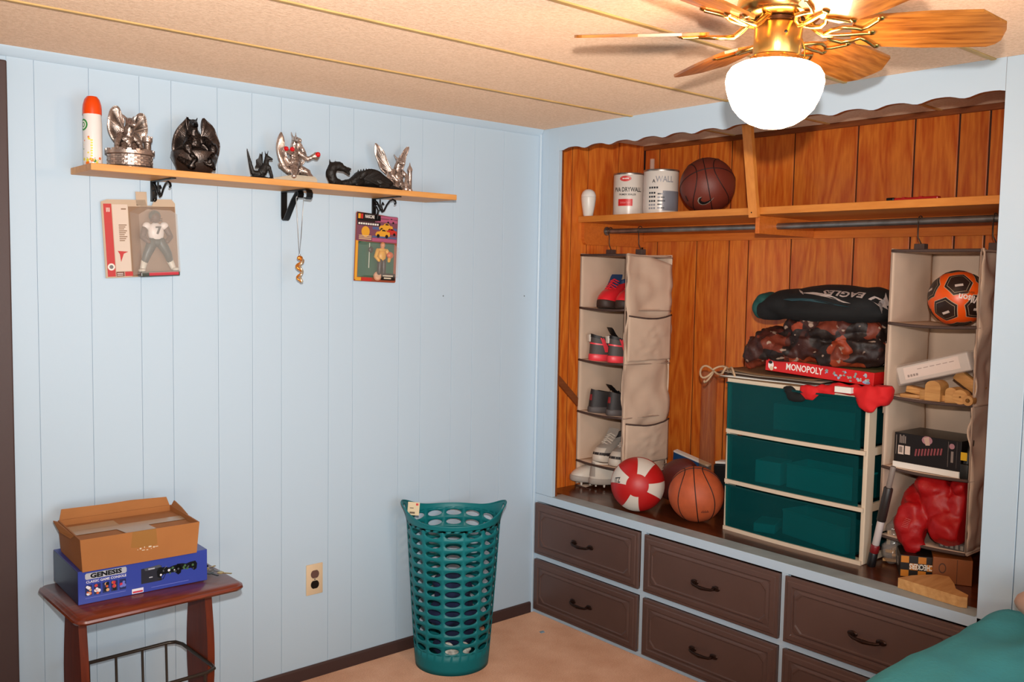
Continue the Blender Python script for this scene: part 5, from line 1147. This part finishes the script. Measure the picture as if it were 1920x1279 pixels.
pm(circ(-.190, .022, .012, .016), 0); pm(circ(-.192, .032, .009, .006), 1, e * 2); pm(circ(-.186, .010, .008, .008), 4, e * 2); pm(circ(-.170, .014, .006, .004), 0)
rr = random.Random(8)
for cx_, cz_ in ((.040, .026), (.070, .025), (.088, .016), (.108, .030), (.124, .014), (.146, .029), (.163, .016), (.182, .031), (.190, .012)):
    for j in range(5): pm(circ(cx_ + rr.uniform(-.007, .007), cz_ + rr.uniform(-.007, .007), rr.uniform(.002, .006), rr.uniform(.002, .005)), rr.choice([2, 2, 5, 6]), e * (2 + .1 * j))
pm(circ(.188, .010, .014, .006), 6, e * 2)
build('printed_art', mp_, [flat('f0e6e0', .35), BLACK, flat('8a9890', .35), flat('8a7a50', .4), flat('d8c0a0', .4), flat('b0b8b0', .35), flat('98a8c8', .35)], mo)
# brown football print blanket
def heap(lumps, voxel, amp, sc, cut=None):
    mb = MB()
    for c, r_ in lumps: mb.ell(c, r_, 20, 12)
    def dsp(p): return amp * (1.2 * ridged(p + Vector((3, 1, 2)), sc) - .4) + amp * .5 * noise.noise(p * sc * 2.3)
    o = remesh(mb, voxel, dsp, 3)
    if cut is not None: o.v = [Vector((p.x, p.y, max(cut, p.z))) for p in o.v]
    return o
blm, nt, bb = newmat('football_print_cloth')
tc = N(nt, 'ShaderNodeTexCoord'); nz = N(nt, 'ShaderNodeTexNoise', Scale=11, Detail=2); nt.links.new(tc.outputs['Object'], nz.inputs['Vector'])
vo = N(nt, 'ShaderNodeTexVoronoi', Scale=15); vm = N(nt, 'ShaderNodeMix', data_type='VECTOR'); vm.inputs[0].default_value = .06
nt.links.new(tc.outputs['Object'], vm.inputs[4]); nt.links.new(nz.outputs[1], vm.inputs[5]); nt.links.new(vm.outputs[1], vo.inputs['Vector'])
sx_ = N(nt, 'ShaderNodeSeparateColor'); nt.links.new(vo.outputs['Color'], sx_.inputs[0])
r = N(nt, 'ShaderNodeValToRGB'); r.color_ramp.interpolation = 'CONSTANT'; e_ = r.color_ramp.elements
for i, (p_, h_) in enumerate(((0, '1c0e0a'), (.30, '38140c'), (.48, '6a2814'), (.66, '240f0b'), (.80, '8c3416'), (.92, '481a10'))):
    if i < 2: e_[i].position = p_; e_[i].color = lin(h_)
    else: el = e_.new(p_); el.color = lin(h_)
nt.links.new(sx_.outputs[0], r.inputs[0])
n3 = N(nt, 'ShaderNodeTexNoise', Scale=34, Detail=1); nt.links.new(tc.outputs['Object'], n3.inputs['Vector']); r3 = N(nt, 'ShaderNodeValToRGB'); r3.color_ramp.elements[0].position = .66; r3.color_ramp.elements[1].position = .70; nt.links.new(n3.outputs[0], r3.inputs[0])
mc = N(nt, 'ShaderNodeMix', data_type='RGBA'); nt.links.new(r3.outputs[0], mc.inputs[0]); nt.links.new(r.outputs[0], mc.inputs[6]); mc.inputs[7].default_value = lin('a08878'); nt.links.new(mc.outputs[2], bb.inputs['Base Color']); bb.inputs['Roughness'].default_value = .6
bump(nt, bb, 40, .5, .006)
ZM = ZT + .082
bh = heap([((.34, -1.02, ZM + .05), (.15, .11, .06)), ((.36, -1.18, ZM + .055), (.16, .16, .07)), ((.37, -1.34, ZM + .06), (.155, .13, .075)), ((.34, -1.24, ZM + .12), (.14, .20, .055)), ((.24, -.985, ZM + .03), (.05, .06, .05)), ((.25, -1.10, ZM + .03), (.06, .08, .04)), ((.245, -1.30, ZM + .035), (.06, .10, .045)), ((.25, -.945, ZM + .01), (.04, .025, .05))], .0085, .016, 17, None)
bh.v = [Vector((p.x, p.y, p.z if (p.z > ZM or p.y > -1.015) else ZM - .001 + (p.z - ZM) * .02)) for p in bh.v]
bh.v = [Vector((p.x, min(p.y, -.925) if p.z > 0 else p.y, p.z)) for p in bh.v]
tag(build('football_blanket', bh, blm, None, smooth=180), 'crumpled brown blanket printed with footballs on the red game box', 'blanket')
# black fan shirt on the pile
sh = thing('black_fan_shirt', 'folded black shirt with upside down white lettering and a teal collar, topping the pile', 'shirt', (.36, -1.19, 1.355))
SO = Vector((.36, -1.19, 1.355))
hp_ = heap([((.35, -1.06, 1.412), (.15, .10, .058)), ((.36, -1.23, 1.422), (.165, .22, .066)), ((.36, -1.36, 1.418), (.155, .095, .064)), ((.31, -1.22, 1.395), (.125, .24, .052)), ((.28, -1.00, 1.39), (.06, .06, .045))], .010, .0028, 8)
hp_.v = [Vector((p.x, p.y, max(1.352, p.z))) for p in hp_.v]
tree = bvh(hp_)
build('shirt_body', MB().add([p - SO for p in hp_.v], hp_.f), mat('black_cloth', '070708', .85, bscale=50, bstr=.3), sh, smooth=180)
dirp = Vector((.72, 0, -.70)).normalized(); acr = Vector((0, -1, 0)); upv = Vector((.70, 0, .72)).normalized()
def onshirt(cx_, cy_, rot):
    ca_, sa_ = cos(radians(rot)), sin(radians(rot))
    def f(p):
        x, y = p.x * ca_ - p.y * sa_, p.x * sa_ + p.y * ca_; q = Vector((.24, cx_, cy_)) + acr * x + upv * y
        h = tree.ray_cast(q - dirp * .5, dirp)[0]
        return (h - dirp * .003 if h else q) - SO
    return f
pt = MB(); f_ = onshirt(-1.315, 1.452, 182)
pt.text('EAGLES', .044, m=0, bold=.03, sx=1.02, cuts=2, fn=f_)
f2_ = onshirt(-1.30, 1.415, 176)
def shp(pts_, m, f): 
    c = Vector((sum(p[0] for p in pts_) / len(pts_), sum(p[1] for p in pts_) / len(pts_), 0)); n = len(pts_)
    for i in range(n):
        a, b__ = Vector((*pts_[i], 0)), Vector((*pts_[(i + 1) % n], 0)); k = 4
        for j in range(k): pt.add([f(c), f(a.lerp(b__, j / k)), f(a.lerp(b__, (j + 1) / k))], [(0, 1, 2)], m=m)
shp([(-.12, .012), (-.145, .030), (-.125, .026), (-.148, .006), (-.122, -.006), (-.14, -.022), (-.10, -.014), (-.09, .01)], 0, onshirt(-1.315, 1.445, 183))
shp([(.15, -.012), (.06, .004), (-.06, .012), (.02, -.004), (.10, -.016)], 1, f2_); shp([(.13, .0), (.16, -.02), (.185, -.045), (.15, -.022)], 1, f2_)
shp([(.21, .022), (.05, .028), (-.08, .020), (.05, .021), (.20, .012)], 2, f2_)
build('lettering', pt, [flat('b0a09a', .6), flat('b8a8a0', .6), flat('24444c', .6)], sh)
tl = heap([((.30, -.975, 1.425), (.07, .035, .03)), ((.27, -.955, 1.395), (.04, .02, .04))], .007, .004, 14)
lab(build('teal_collar', MB().add([p - SO for p in tl.v], tl.f), mat('teal_cloth', '0e4440', .8), sh, smooth=180), 'dark teal folded collar at the left end')
# red shirt under the game box
rs_ = heap([((.175, -1.235, 1.110), (.018, .042, .028)), ((.185, -1.285, 1.120), (.018, .05, .020)), ((.185, -1.375, 1.135), (.022, .075, .020)), ((.18, -1.455, 1.115), (.024, .045, .042)), ((.20, -1.495, 1.135), (.035, .030, .045)), ((.27, -1.50, 1.135), (.05, .02, .04)), ((.172, -1.455, 1.085), (.014, .030, .020))], .006, .004, 24)
rs_.v = [Vector((min(p.x, .172) if p.z < 1.113 and p.y > -1.465 else p.x, p.y, min(p.z, ZT + .033))) for p in rs_.v]
rs_.v = [Vector((p.x, max(p.y, -1.462) if p.x > .222 else p.y, p.z)) for p in rs_.v]
tag(build('red_shirt', rs_, mat('red_cloth', 'd01418', .8, bscale=60, bstr=.3), None, smooth=180), 'bright red cloth spilling over the front of the cart top under the game box', 'clothes')
bk_ = heap([((.168, -1.185, 1.088), (.012, .040, .020)), ((.172, -1.160, 1.110), (.012, .03, .014))], .006, .003, 24); bk_.v = [Vector((min(p.x, .172), p.y, p.z)) for p in bk_.v]
tag(build('black_rag', bk_, mat('black_cloth', '070708', .85), None, smooth=180), 'small black cloth hanging beside the red cloth on the cart front', 'cloth')
tag(build('white_carton', MB().box(-.012, .04, -.030, .030, 0, .020, .001), PAPER, None, loc=(.160, -1.375, 1.1245)), 'little white carton poking out under the red cloth', 'box')

# ---------------------------------------------------------------- behind and beside the cart
tag(build('clear_tube', MB().lathe([(.0345, .0), (.0345, .556)], 28, cap0=True, cap1=False), clearmat('clear_tube_wall', '9a8068', .20, .16, 'fff4e8'), None, smooth=60, loc=(.57, -.505, ZF)), 'tall clear plastic tube standing against the closet back wall', 'tube')
bx = thing('blue_flat_box', 'flat blue box with a white edge leaning behind the football', 'box', (.62, -.40, ZF)); build('carton', MB().box(-.10, .10, -.012, .012, 0, .112, .001), flat('1c4878', .4), bx); build('edge', MB().box(-.10, .10, -.013, .013,   .112, .120, .001), PAPER, bx)
bx.matrix_world = T(.625, -.375, ZF + .036) @ RZ(90) @ RY(-10.5) @ RX(-9)
bkb = thing('black_case', 'black case with a pale strip wedged behind the cart', 'case', (.50, -.72, ZF), 8); build('case_body', MB().box(-.05, .05, -.09, .07, 0, .19, .006, M=RX(-6)), flat('0c0c0e', .5), bkb); build('strip', MB().box(-.052, .0, -.06, .06, .192, .202, .002, M=RX(-6)), PAPER, bkb)
sl = MB(); a = Vector((.085, -.008, 1.075)); c = Vector((.262, -.008, .915)); n_ = (c - a).cross(Vector((0, 1, 0))).normalized() * .015; w_ = Vector((0, .006, 0))
sl.rings([[q - n_ - w_, q + n_ - w_, q + n_ + w_, q - n_ + w_] for q in (a, c)]); tag(build('wooden_lath', sl, wood('slat_wood', '7a3e1c', '90502a', 'X', 1, .5, .2), None), 'short brown wood slat propped diagonally on the closet side wall', 'slat')
st = thing('striped_stick', 'leaning stick with black, red and white sections beside the cart', 'stick', (.205, -1.474, ZF), 0, tilt=(10.5, -1))
for nm, z0, z1, r_, c_ in (('tip', .0, .050, .0145, '141214'), ('red_band', .050, .078, .0150, '7a1418'), ('white_shaft', .078, .165, .0120, 'c8bcb8'), ('grip', .165, .285, .0150, '2c2422'), ('top_shaft', .285, .36, .009, '8a7c74')):
    build(nm, MB().lathe([(r_ * .9, z0 + .0005), (r_, z0 + .003), (r_, z1 - .003), (r_ * .9, z1)], 16), flat(c_, .4), st, smooth=50)

# ---------------------------------------------------------------- contents of the right organiser
zq = lambda i: LV2[i] - .0105
sr = .0905; sb_ = thing('soccer_ball', 'orange and black soccer ball in the top of the right organizer', 'ball', (.355, -1.652, zq(1)))
build('skin', MB().ell((0, 0, sr), (sr, sr, sr), 40, 24), mat('ball_orange', 'e8560c', .35), sb_, smooth=180)
ph_ = (1 + sqrt(5)) / 2; ico = [Vector(v).normalized() for v in [(0, s1, s2 * ph_) for s1 in (-1, 1) for s2 in (-1, 1)] + [(s1, s2 * ph_, 0) for s1 in (-1, 1) for s2 in (-1, 1)] + [(s1 * ph_, 0, s2) for s1 in (-1, 1) for s2 in (-1, 1)]]
t1 = facing(-.40, -.42, 0, (.355, -1.652)) @ Vector((0, 0, 1)); t2 = facing(.02, .58, 0, (.355, -1.652)) @ Vector((0, 0, 1))
a0 = ico[0]; nb = max(ico[1:], key=lambda q: q.dot(a0)); t2o = (t2 - t1 * t1.dot(t2)).normalized(); nbo = (nb - a0 * a0.dot(nb)).normalized()
B1 = Matrix((a0, nbo, a0.cross(nbo))).transposed(); B2 = Matrix((t1, t2o, t1.cross(t2o))).transposed(); Rm = B2 @ B1.inverted()
dp = MB(); 
for v in ico:
    d_ = (Rm @ v).normalized(); x = d_.cross(Vector((.2, .3, .93))).normalized(); y = d_.cross(x); Mx = Matrix((x, y, d_)).transposed().to_4x4()
    for (rad, lift, m) in ((.045, .0005, 1), (.043, .0009, 0), (.035, .0012, 1), (.0338, .0015, 0)):
        f = spr(sr, Mx, lift); hexp = [Vector((rad * cos(pi / 3 * i), rad * sin(pi / 3 * i), 0)) for i in range(6)]
        for i in range(6):
            a, b__ = hexp[i], hexp[(i + 1) % 6]
            for k in range(4):
                p0, p1 = a.lerp(b__, k / 4), a.lerp(b__, (k + 1) / 4)
                dp.add([f(p0 * s_) + Vector((0, 0, sr)) for s_ in (0.0, .5, 1)][1:] + [f(p1) + Vector((0, 0, sr)), f(p1 * .5) + Vector((0, 0, sr))], [(0, 1, 2, 3)], m=m); dp.add([f(Vector((0, 0, 0))) + Vector((0, 0, sr)), f(p0 * .5) + Vector((0, 0, sr)), f(p1 * .5) + Vector((0, 0, sr))], [(0, 1, 2)], m=m)
    dp.grid(lambda u, w_: spr(sr, Mx, .002)(Vector((-.012 + .024 * u, .004 + .008 * w_, 0))) + Vector((0, 0, sr)), 3, 1, m=2)
build('dark_panels', dp, [mat('panel_dark', '2a1a14', .4), flat('b8a890', .4), flat('c8b8b0', .3)], sb_, smooth=180)
lt = MB(); lt.text('Wilson', .031, m=0, bold=.03, sx=.85, cuts=1, fn=lambda p: spr(sr, facing(.42, .02, 170, (.355, -1.652)), .0018)(p) + Vector((0, 0, sr))); lt.text('street', .013, m=1, bold=.01, cuts=1, fn=lambda p: spr(sr, facing(.36, .24, 170, (.355, -1.652)), .0018)(p) + Vector((0, 0, sr)))
build('lettering', lt, [flat('e8d8d0', .4), flat('6a3818', .4)], sb_)
wbx = thing('wrapped_white_box', 'white plastic wrapped box tilted on the second organizer shelf', 'package', (.35, -1.625, zq(2) + .104), -90, tilt=(0, 0)); wbx.matrix_world = T(.35, -1.612, zq(2) + .100) @ RZ(-92) @ RY(-17)
WR = clearmat('wrap_film', 'e8e0dc', .22, .12)
build('carton', MB().box(-.122, .122, -.058, .07, -.026, .032, .003), mat('package_white', 'c8bcb2', .5, vary=.06), wbx); build('label', MB().box(-.098, .092, -.0592, -.0585, -.014, .026), flat('e8d4c8', .5), wbx)
lt = MB()
for k in range(4): lt.box(-.088 + k * .010, -.081 + k * .010, -.0597, -.0592, -.008, .000)
for k in range(6): lt.box(-.05 + .022 * k, -.034 + .022 * k, -.0597, -.0592, .012, .014)
build('label_print', lt, flat('8a7468', .5), wbx)
wr_ = MB().box(-.130, .132, -.066, .074, -.032, .038, .010); wr_.v = [v + Vector((noise.noise(v * 60), noise.noise(v * 60 + Vector((9, 0, 0))), noise.noise(v * 60 + Vector((0, 9, 0))))) * .004 for v in wr_.v]; build('wrap', wr_, WR, wbx)
LW = wood('light_block_wood', 'b07c44', 'c8965a', 'X', 1.5, .55, .2)
BG = 'wooden blocks on the second organizer shelf'
zb_ = zq(2) + .003
def block(label, mb, loc, rot=0): return tag(build('wooden_block', mb, LW, None, smooth=35, loc=loc, rot=rot), label, 'wooden block', BG)
block('flat rectangular wooden block at the left end of the block row', MB().box(-.02, .055, -.030, .030, 0, .012, .002), (.285, -1.538, zb_), -80)
block('small tilted wooden block lying on the flat left block', MB().box(-.032, .032, -.022, .022, 0, .020, .002, M=RY(8)), (.29, -1.565, zb_ + .014), -86)
def archb(w_, h_, d_): return MB().rings([[(x, y, z) for x, z in [(-w_, 0), (w_, 0), (w_, h_ - w_ * .8)] + [(w_ * cos(radians(a)), h_ - w_ * .8 + w_ * .8 * sin(radians(a))) for a in range(20, 180, 20)] + [(-w_, h_ - w_ * .8)]] for y in (0, d_)])
block('largest round topped wooden block in the row', archb(.025, .066, .06), (.245, -1.635, zb_), -90)
block('smaller round topped pale wooden block right of the middle', archb(.0185, .050, .05), (.242, -1.695, zb_), -92)
block('short square wooden block beside the largest block', MB().box(-.010, .010, 0, .04, 0, .034, .002), (.25, -1.600, zb_), -90)
block('tiny wooden block between the two round topped blocks', MB().box(-.008, .008, 0, .02, 0, .020, .002), (.262, -1.666, zb_), -88)
block('plank shaped wooden piece leaning behind the round blocks', MB().box(-.05, .05, -.012, .012, -.018, .018, .002, M=T(0, 0, .062) @ RY(32)), (.33, -1.715, zb_), -95)
wheel = lambda r0, r1, h_: MB().lathe([(r1, 0), (r0 * .96, 0), (r0, .003), (r0, h_ - .003), (r0 * .96, h_), (r1, h_), (r1, 0)], 24, cap0=False, cap1=False, M=T(0, 0, r0) @ RX(90))
tag(build('toy_disc', wheel(.024, .003, .03), LW, None, smooth=40, loc=(.26, -1.728, zb_), rot=-88), 'solid round wooden disc at the right of the block row', 'wooden disc')
tag(build('wooden_ring', wheel(.0165, .007, .03), LW, None, smooth=40, loc=(.25, -1.757, zb_), rot=-90), 'small hollow wooden ring at the far right of the block row', 'wooden ring')
# black game box
bgx = thing('black_game_box', 'black printed box with a white base strip on the third organizer shelf', 'box', (.262, -1.618, zq(3) + .003), -92)
build('carton', MB().box(-.112, .112, 0, .17, .020, .118, .001), mat('box_black', '181414', .35), bgx); build('base_tray', MB().box(-.114, .110, -.003, .168, 0, .020, .001), PAPER, bgx)
gp = MB(); e = -.0006
def g5(x0, x1, z0, z1, m, y=e): gp.add([(x0, y, z0), (x1, y, z0), (x1, y, z1), (x0, y, z1)], [(0, 1, 2, 3)], m=m)
g5(-.098, -.078, .046, .076, 0); g5(-.074, -.056, .048, .076, 0); g5(-.094, -.083, .052, .072, 3, e * 2)
for k in range(4): g5(-.094 + .006 * k, -.090 + .006 * k, .084, .112 - .004 * (k % 2), 3)
g5(-.106, -.104, .045, .110, 3)
gp.add([(.0 + .018 * cos(t), e, .105 + .014 * sin(t)) for t in [2 * pi * i / 14 for i in range(14)]], [tuple(range(14))], m=1); gp.add([(-.004, e * 2, .088), (.010, e * 2, .090), (.006, e * 2, .118), (-.012, e * 2, .112)], [(0, 1, 2, 3)], m=4)
for k in range(9): gp.add([(-.040 + .0105 * k, e * 3, .048 + .002 * k), (-.034 + .0105 * k, e * 3, .048 + .002 * k), (-.031 + .0105 * k, e * 3, .072 + .0018 * k), (-.037 + .0105 * k, e * 3, .072 + .0018 * k)], [(0, 1, 2, 3)], m=2)
gp.add([(.082 + .009 * cos(t), e, .098 + .009 * sin(t)) for t in [2 * pi * i / 14 for i in range(14)]], [tuple(range(14))], m=1); g5(.080, .088, .046, .082, 3); g5(.070, .071, .03, .112, 3); g5(.098, .0985, .03, .115, 3)
build('printed_art', gp, [flat('d8c4b8', .4), flat('a87880', .4), flat('8a4448', .4), flat('8a7c74', .4), flat('c0a090', .4)], bgx)
ytoy = thing('black_yellow_toy', 'black toy with a yellow tag beside the black printed box', 'toy', (.243, -1.748, zq(3) + .003), -90); build('toy_body', MB().box(-.014, .012, 0, .10, 0, .05, .004).cap((0, .02, .05), .012, (0, .05, .12), .006), flat('15130f', .5), ytoy, smooth=40); build('yellow_tag', MB().box(-.012, .008, -.003, -.0005, .062, .088, .001), flat('d8a818', .5), ytoy)
# red mesh bag
rbm = mat('red_nylon', 'a8060c', .5, bscale=90, bstr=.35)
rb = heap([((.36, -1.575, .745), (.11, .055, .085)), ((.34, -1.66, .765), (.10, .075, .085)), ((.35, -1.72, .78), (.10, .045, .085)), ((.25, -1.585, .70), (.045, .05, .075)), ((.242, -1.60, .645), (.03, .032, .045)), ((.26, -1.70, .71), (.05, .06, .05)), ((.30, -1.63, .83), (.06, .06, .035)), ((.31, -1.73, .845), (.06, .035, .03))], .008, .010, 17)
zfl = zq(4) + .003
rb.v = [Vector((p.x, max(p.y, -1.745), max(p.z, zfl) if p.x > .232 else p.z)) for p in rb.v]
rbt = thing('red_nylon_bag', 'crumpled red nylon bag spilling out of the bottom organizer shelf', 'bag', (.33, -1.65, zfl)); build('bag_cloth', MB().add([p - Vector((.33, -1.65, zfl)) for p in rb.v], rb.f), rbm, rbt, smooth=180)
tree2 = bvh(rb); ml = MB()
for i in range(6):
    for j in range(6):
        q = Vector((-.2, -1.575 - .004 * i - .001 * j, .700 + .005 * j)); h = tree2.ray_cast(q, Vector((1, 0, 0)))[0]
        if h: ml.add([h - Vector((.33, -1.65, zfl)) + Vector((-.0015, .0012 * cos(t), .0012 * sin(t))) for t in (0, 1.57, 3.14, 4.71)], [(0, 1, 2, 3)])
build('mesh_patch', ml, flat('d88078', .6), rbt)
gd = thing('grey_gadget', 'grey plastic gadget under the red bag on the lowest organizer shelf', 'gadget', (.262, -1.715, zfl), -90); build('gadget_body', MB().box(-.042, .045, -.005, .06, 0, .026, .003), flat('4a4644', .4), gd); g_ = MB()
for k in range(5): g_.box(-.035 + .016 * k, -.026 + .016 * k, -.0065, -.005, .006, .020)
build('vents', g_, flat('8a847c', .4), gd)

# ---------------------------------------------------------------- under the right organiser, on the closet floor
chk = thing('checkers_box', 'black and orange CHECKERS game box lying upside down on the closet floor', 'board game', (.215, -1.650, ZF + .001), -58)
build('carton', MB().box(-.072, .060, 0, .21, 0, .072, .001), mat('box_darkbrown', '1a130d', .4), chk)
cp = MB(); rr = random.Random(6)
def c5(x0, x1, z0, z1, m, y=-.0006): cp.add([(x0, y, z0), (x1, y, z0), (x1, y, z1), (x0, y, z1)], [(0, 1, 2, 3)], m=m)
for i in range(5):
    for j in range(3):
        if (i + j) % 2 == 0: c5(-.070 + .026 * i, -.046 + .026 * i, .002 + .023 * j, .024 + .023 * j, 0)
cp.text('CHECKERS', .025, M=T(-.008, -.0012, .038) @ RX(90) @ RZ(180), m=1, bold=.03, sx=.60, ext=.0003)
build('printed_art', cp, [flat('c87a20', .4), flat('e8e0d0', .4)], chk)
bb_ = thing('brown_carton', 'plain orange brown carton with an oval mark right of the checkers box', 'box', (.232, -1.725, ZF + .001), -62); build('carton', MB().box(-.05, .065, 0, .11, 0, .082, .001), mat('carton_orange', '8a4a18', .5, vary=.08), bb_)
cp = MB().rings([[(-.022 + .011 * k * cos(t), -.0006, .048 + .017 * k * sin(t)) for t in [2 * pi * i / 18 for i in range(18)]] for k in (1, .75)], False, False); cp.box(.02, .0215, -.0008, 0, 0, .08); build('oval_mark', cp, flat('4a260c', .5), bb_)
lt = MB(); lt.text('ES', .020, M=T(.0655, .06, .05) @ RZ(90) @ RX(90) @ RZ(180), bold=.03, ext=.0003); build('lettering', lt, flat('d8c8b0', .5), bb_)
wbk = MB(); o_ = [(.062, -1.640), (.050, -1.742), (.040, -1.840), (.050, -1.858), (.075, -1.850), (.105, -1.800), (.150, -1.775), (.205, -1.735), (.195, -1.70), (.12, -1.655)]
wbk = MB().prism([(x - .1, y + 1.75) for x, y in o_][::-1], .0, .032)
tag(build('wood_offcut', wbk, RAWWOOD, None, loc=(.1, -1.75, ZF + .001)), 'pale curved wood offcut board at the front of the closet floor', 'wood offcut')
PBAG = clearmat('plastic_bag_film', 'b0a49c', .4, .12)
pbg = thing('plastic_bag', 'clear plastic bag of small wooden pieces on the closet floor', 'plastic bag', (.30, -1.505, ZF + .001))
pg = heap([((.30, -1.505, ZF + .05), (.05, .035, .05)), ((.30, -1.505, ZF + .11), (.035, .025, .05))], .008, .008, 26); pg.v = [Vector((p.x, p.y, max(ZF + .001, p.z))) - Vector((.30, -1.505, ZF + .001)) for p in pg.v]
build('film', pg, PBAG, pbg, smooth=180)
for i, (x, y, z, a, b__, l_, c_) in enumerate(((-.02, .01, .09, 30, 60, .06, 'd8b890'), (-.025, .0, .045, 70, 10, .035, 'd89a28'), (-.02, -.012, .03, 20, 30, .03, 'c89858'), (-.015, .005, .012, 100, 5, .045, 'd0a068'), (.0, -.01, .06, 140, 40, .04, 'b88850'))): build('wood_piece', MB().box(-l_ / 2, l_ / 2, -.006, .006, -.005, .005, .001, M=T(x, y, z) @ RZ(a) @ RY(b__)), flat(c_, .6), pbg)
pg = heap([((.255, -1.575, ZF + .035), (.035, .028, .035))], .007, .008, 30); pg.v = [Vector((p.x, p.y, max(ZF + .001, p.z))) for p in pg.v]
tag(build('crumpled_film', pg, PBAG, None, smooth=180), 'crumpled grey plastic film beside the checkers box', 'plastic film')

# ---------------------------------------------------------------- bed corner
bd = thing('bed', 'bed with a teal blanket at the right edge of the room', 'bed', (-1.0, -2.5, 0))
BLK = mat('teal_blanket', (.048, .29, .325), .95, bscale=90, bstr=.5, bdist=.003, vary=.10, vscale=6)
build('bed_base', MB().box(-.93, .97, -.48, .50, .02, .30, .01), mat('bed_base_cloth', '3a3634', .8), bd)
build('mattress', MB().box(-.95, .975, -.5, .52, .30, .54, .05), mat('mattress_white', 'c8c0b8', .8), bd, smooth=60)
def bedfn(u, v):
    s_ = -.5 + 1.42 * v  # across from far side to the closet side then down
    x = -.96 + 1.90 * u; edge = .56; rad = .085
    if s_ < edge - rad - .03: y, z = s_, .595
    elif s_ < edge - .03 + rad * .57:
        a = (s_ - (edge - rad - .03)) / rad; a = min(a, pi / 2); y = edge - rad - .03 + rad * sin(a) + .03; z = .595 - rad * (1 - cos(a))
    else: y = edge + .02; z = .595 - rad - (s_ - (edge - .03 + rad * .57))
    n_ = Vector((x * 2.2, s_ * 2.2, 3)); q = .012 * noise.noise(n_ * 2.0) + .009 * ridged(Vector((x * .7 + s_ * 1.2, s_ * 1.6 - x * .9, 1)), 4.5)
    if z > .5: z += q
    else: y += q * .6
    return (x, y, max(.06, z))
build('blanket', MB().grid(bedfn, 90, 110), BLK, bd, smooth=180, solid=.012)
pw = MB().ell((0, 0, 0), (.10, .24, .065), 28, 14); pw.v = [Vector((v.x * (1 + .1 * noise.noise(v * 9)), v.y, v.z + .008 * noise.noise(v * 14))) for v in pw.v]
tag(build('pillow', pw, mat('pillow_pink', 'c0a090', .9, bscale=60, bstr=.3), None, smooth=180, loc=(-.15, -2.30, .672)), 'pale pinkish pillow on the bed against the blue wall', 'pillow')
bpy.context.view_layer.update()
